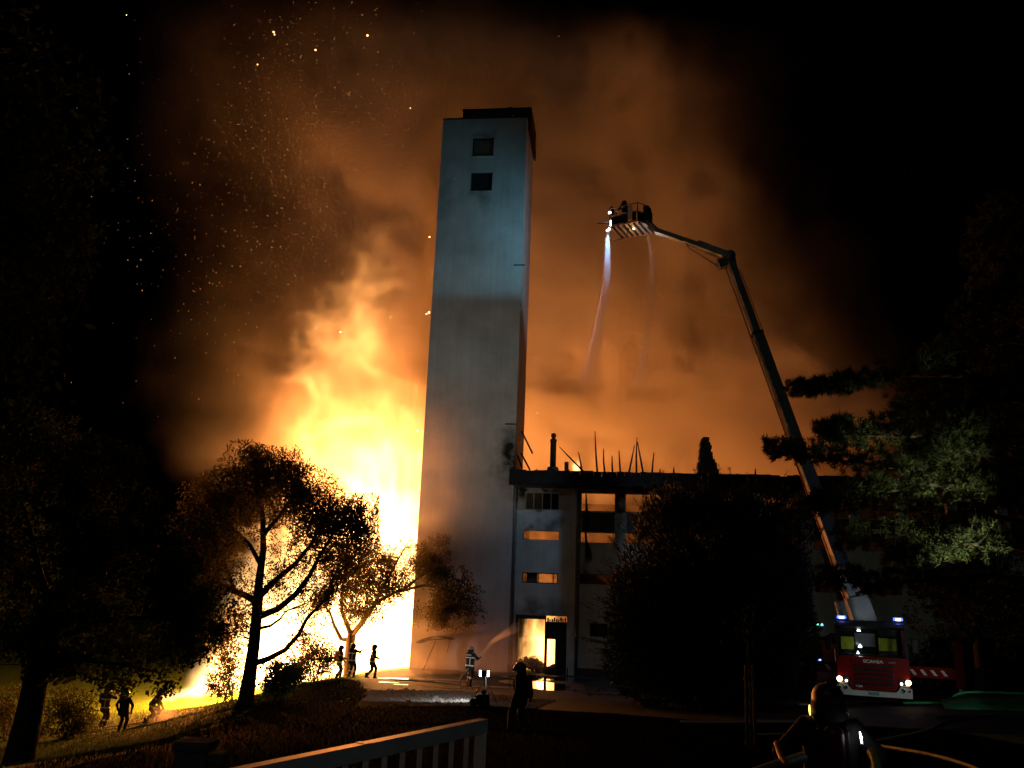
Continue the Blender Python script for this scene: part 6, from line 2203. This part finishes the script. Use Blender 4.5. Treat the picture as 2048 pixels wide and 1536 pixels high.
# countless sparks
n = 2600
q = []
for (px, py, sx, sy, w_) in ((620, 350, 130, 190, .5), (480, 430, 120, 200, .22), (760, 180, 170, 120, .18), (1100, 300, 120, 250, .05), (350, 500, 90, 300, .05)):
    k = int(n * w_)
    q.append(np.c_[r_.normal(px, sx, k), r_.normal(py, sy, k)])
q = np.concatenate(q)
q = q[(q[:, 0] > 120) & (q[:, 1] < 840)]
V, Fc = [], []
for k, (px, py) in enumerate(q):
    p = np.array(at(px, py, r_.uniform(52, 57)))
    if bp(0, 0, 0).x - .3 < p[0] < 1 and p[2] < 40 and p[1] > 53.4: continue
    s = min(.0038 * r_.lognormal(0, .75), .011)
    ln = min(s * r_.uniform(1, 6), .05)
    a = r_.normal(size=3) * [.35, .2, 1]; a /= np.linalg.norm(a)
    b = np.cross(a, [0, 1, 0]); b /= np.linalg.norm(b) + 1e-6
    c = np.cross(a, b)
    i0 = len(V)
    V += [p - a * ln, p + b * s, p + c * s, p - b * s, p - c * s, p + a * ln]
    for j in range(4):
        Fc += [(i0, i0 + 1 + j, i0 + 1 + (j + 1) % 4), (i0 + 5, i0 + 1 + (j + 1) % 4, i0 + 1 + j)]
E_spark = emit('spark_glow', (1.0, 0.42, 0.14), 3.0)
o = link_mesh('sparks', np_mesh('sparks', V, Fc), E_spark)
tag(o, 'countless fine orange sparks drifting in the dark smoke', 'sparks', None, 'stuff')
# dark hedge closing the view at far right
C = blob_points([(1950, 1330, 160, 60, 50, 2, 1), (1850, 1340, 80, 50, 52, 2, .6), (2050, 1330, 80, 70, 48, 2, .6)], 9000, 190, .8, .1)
V, Fc = leaves(C, .25, .5, np.tile([0, 0, .3], (len(C), 1)), r_)
hd_ = grounded(1950, 1400, 50)
o = empty('hedge', hd_, 0, 'dark hedge in the far right behind the fire engine', 'hedge')
q = link_mesh('foliage', np_mesh('foliage', V, Fc), M_leaf); tag(q, kind='stuff'); under(q, o)
mb = MB()
for k in range(12):
    x = grounded(1800 + 24 * k, 1395, 50 - .1 * k); mb.tube([x - Vector((0, 0, .2)), x + Vector((.1, 0, 1.4))], [.05, .02], 5)
q = mb.build('stems', M_bark); tag(q, kind='stuff'); under(q, o)
# ------------------------------------------------------------------ smoke lit by the fire
SMOKE_BLOBS = [  # px, py, rx, ry, distance, depth radius, weight
    (720, 900, 150, 120, 67, 5, 1.0), (695, 750, 140, 120, 67, 5, 1.0), (690, 630, 110, 75, 68, 5, 0.9),
    (785, 520, 110, 105, 69, 5, 0.8), (830, 420, 140, 110, 69, 5, 1.0), (830, 290, 170, 120, 70, 5, 0.95),
    (760, 200, 120, 90, 71, 5, .5), (880, 160, 290, 130, 73, 6, 0.55), (930, 20, 430, 120, 74, 7, 0.5),
    (540, 850, 90, 130, 68, 4, 0.10), (450, 930, 80, 70, 68, 4, 0.07), (520, 720, 70, 80, 68, 4, 0.1), (610, 800, 70, 110, 67, 4, 0.5),
    (440, 230, 140, 110, 71, 5, 0.06), (500, 40, 190, 100, 72, 6, 0.06), (260, 110, 120, 80, 71, 5, 0.04), (620, 400, 90, 110, 71, 5, 0.22), (500, 560, 100, 120, 70, 5, 0.035), (360, 420, 110, 130, 71, 5, 0.012), (340, 720, 90, 120, 70, 4, .012),
    (1180, 890, 160, 110, 74, 5, 0.9), (1400, 890, 180, 110, 74, 5, 0.9), (1590, 870, 120, 110, 73, 5, 0.85),
    (1690, 840, 70, 70, 73, 4, 0.7), (1240, 730, 220, 150, 75, 6, 0.9), (1450, 740, 130, 110, 75, 6, 0.8), (1560, 730, 70, 70, 74, 5, 0.6),
    (1190, 500, 190, 180, 76, 6, 0.7), (1330, 540, 120, 130, 76, 5, 0.55), (1140, 260, 190, 170, 76, 6, 0.6),
    (1260, 90, 100, 150, 75, 6, 0.75), (1290, 250, 80, 120, 75, 5, .5), (1380, 420, 80, 90, 75, 5, .4), (1600, 730, 60, 60, 74, 4, .5), (1100, 60, 200, 150, 77, 6, 0.5), (1000, 500, 140, 400, 73, 5, .5)]
lo, hi, step = (-40, 59.0, -2), (46, 83.0, 58), 0.38
P, n = grid_points(lo, hi, step)
warp = np.stack([fbm(P, 11 + 20 * k, 8.0, 3) for k in range(3)], -1)
Pw = P + warp * np.array([3.6, 2.4, 3.6], np.float32)
M_ = np.zeros(len(P), np.float32)
for b in SMOKE_BLOBS:
    M_ += b[6] * np.exp(-1.25 * px_blob(Pw, *b[:6]))
bil = fbm(Pw * np.array([1, 1, .9], np.float32), 101, 5.0, 5, True, 0.62)
t = np.clip((bil + (M_ - 0.45) * 0.6 + 0.10) / 0.28, 0, 1)
sharp = np.clip((M_ - 0.15) / 0.6, 0, 1)
soft = np.clip(0.55 + 0.75 * bil, 0.12, 1.4)
d = M_ * ((0.06 + 0.94 * t * t * (3 - 2 * t)) * sharp + soft * 0.6 * (1 - sharp)) * 1.25
for b in ((560, 480, 260, 330, 70, 6, .007), (620, 800, 260, 220, 68, 5, .02), (980, 300, 400, 420, 74, 7, .04), (1350, 720, 380, 260, 75, 6, .05), (460, 120, 220, 180, 71, 5, .003)):
    d += b[6] * np.exp(-1.2 * px_blob(Pw, *b[:6])) * (1 + 1.1 * bil)
d -= 0.004
d = np.clip(d, 0, 1.6)
front = np.interp(P[:, 0], [-5, 3], [60.6, 67.0]) + 2.6 * bil
edge = np.clip((P[:, 1] - front) / 2.0, 0, 1)
lim = np.minimum.reduce([P[:, 0] - lo[0], hi[0] - P[:, 0], hi[2] - P[:, 2], hi[1] - P[:, 1]])
sm = np.clip((P[:, 0] - lo[0]) / 17.0, 0, 1)
d *= edge * np.clip(lim / 6.0, 0, 1) * sm * sm * (3 - 2 * sm)
d[d < 0.0015] = 0
smoke_mat = volume_mat('smoke', density=0.46, color=(0.93, 0.86, 0.80), aniso=0.1)
o = volume_object('smoke_plume', d, n, lo, hi, smoke_mat)
tag(o, 'tall orange lit smoke plume rolling up behind the tower and burning roof', 'smoke')
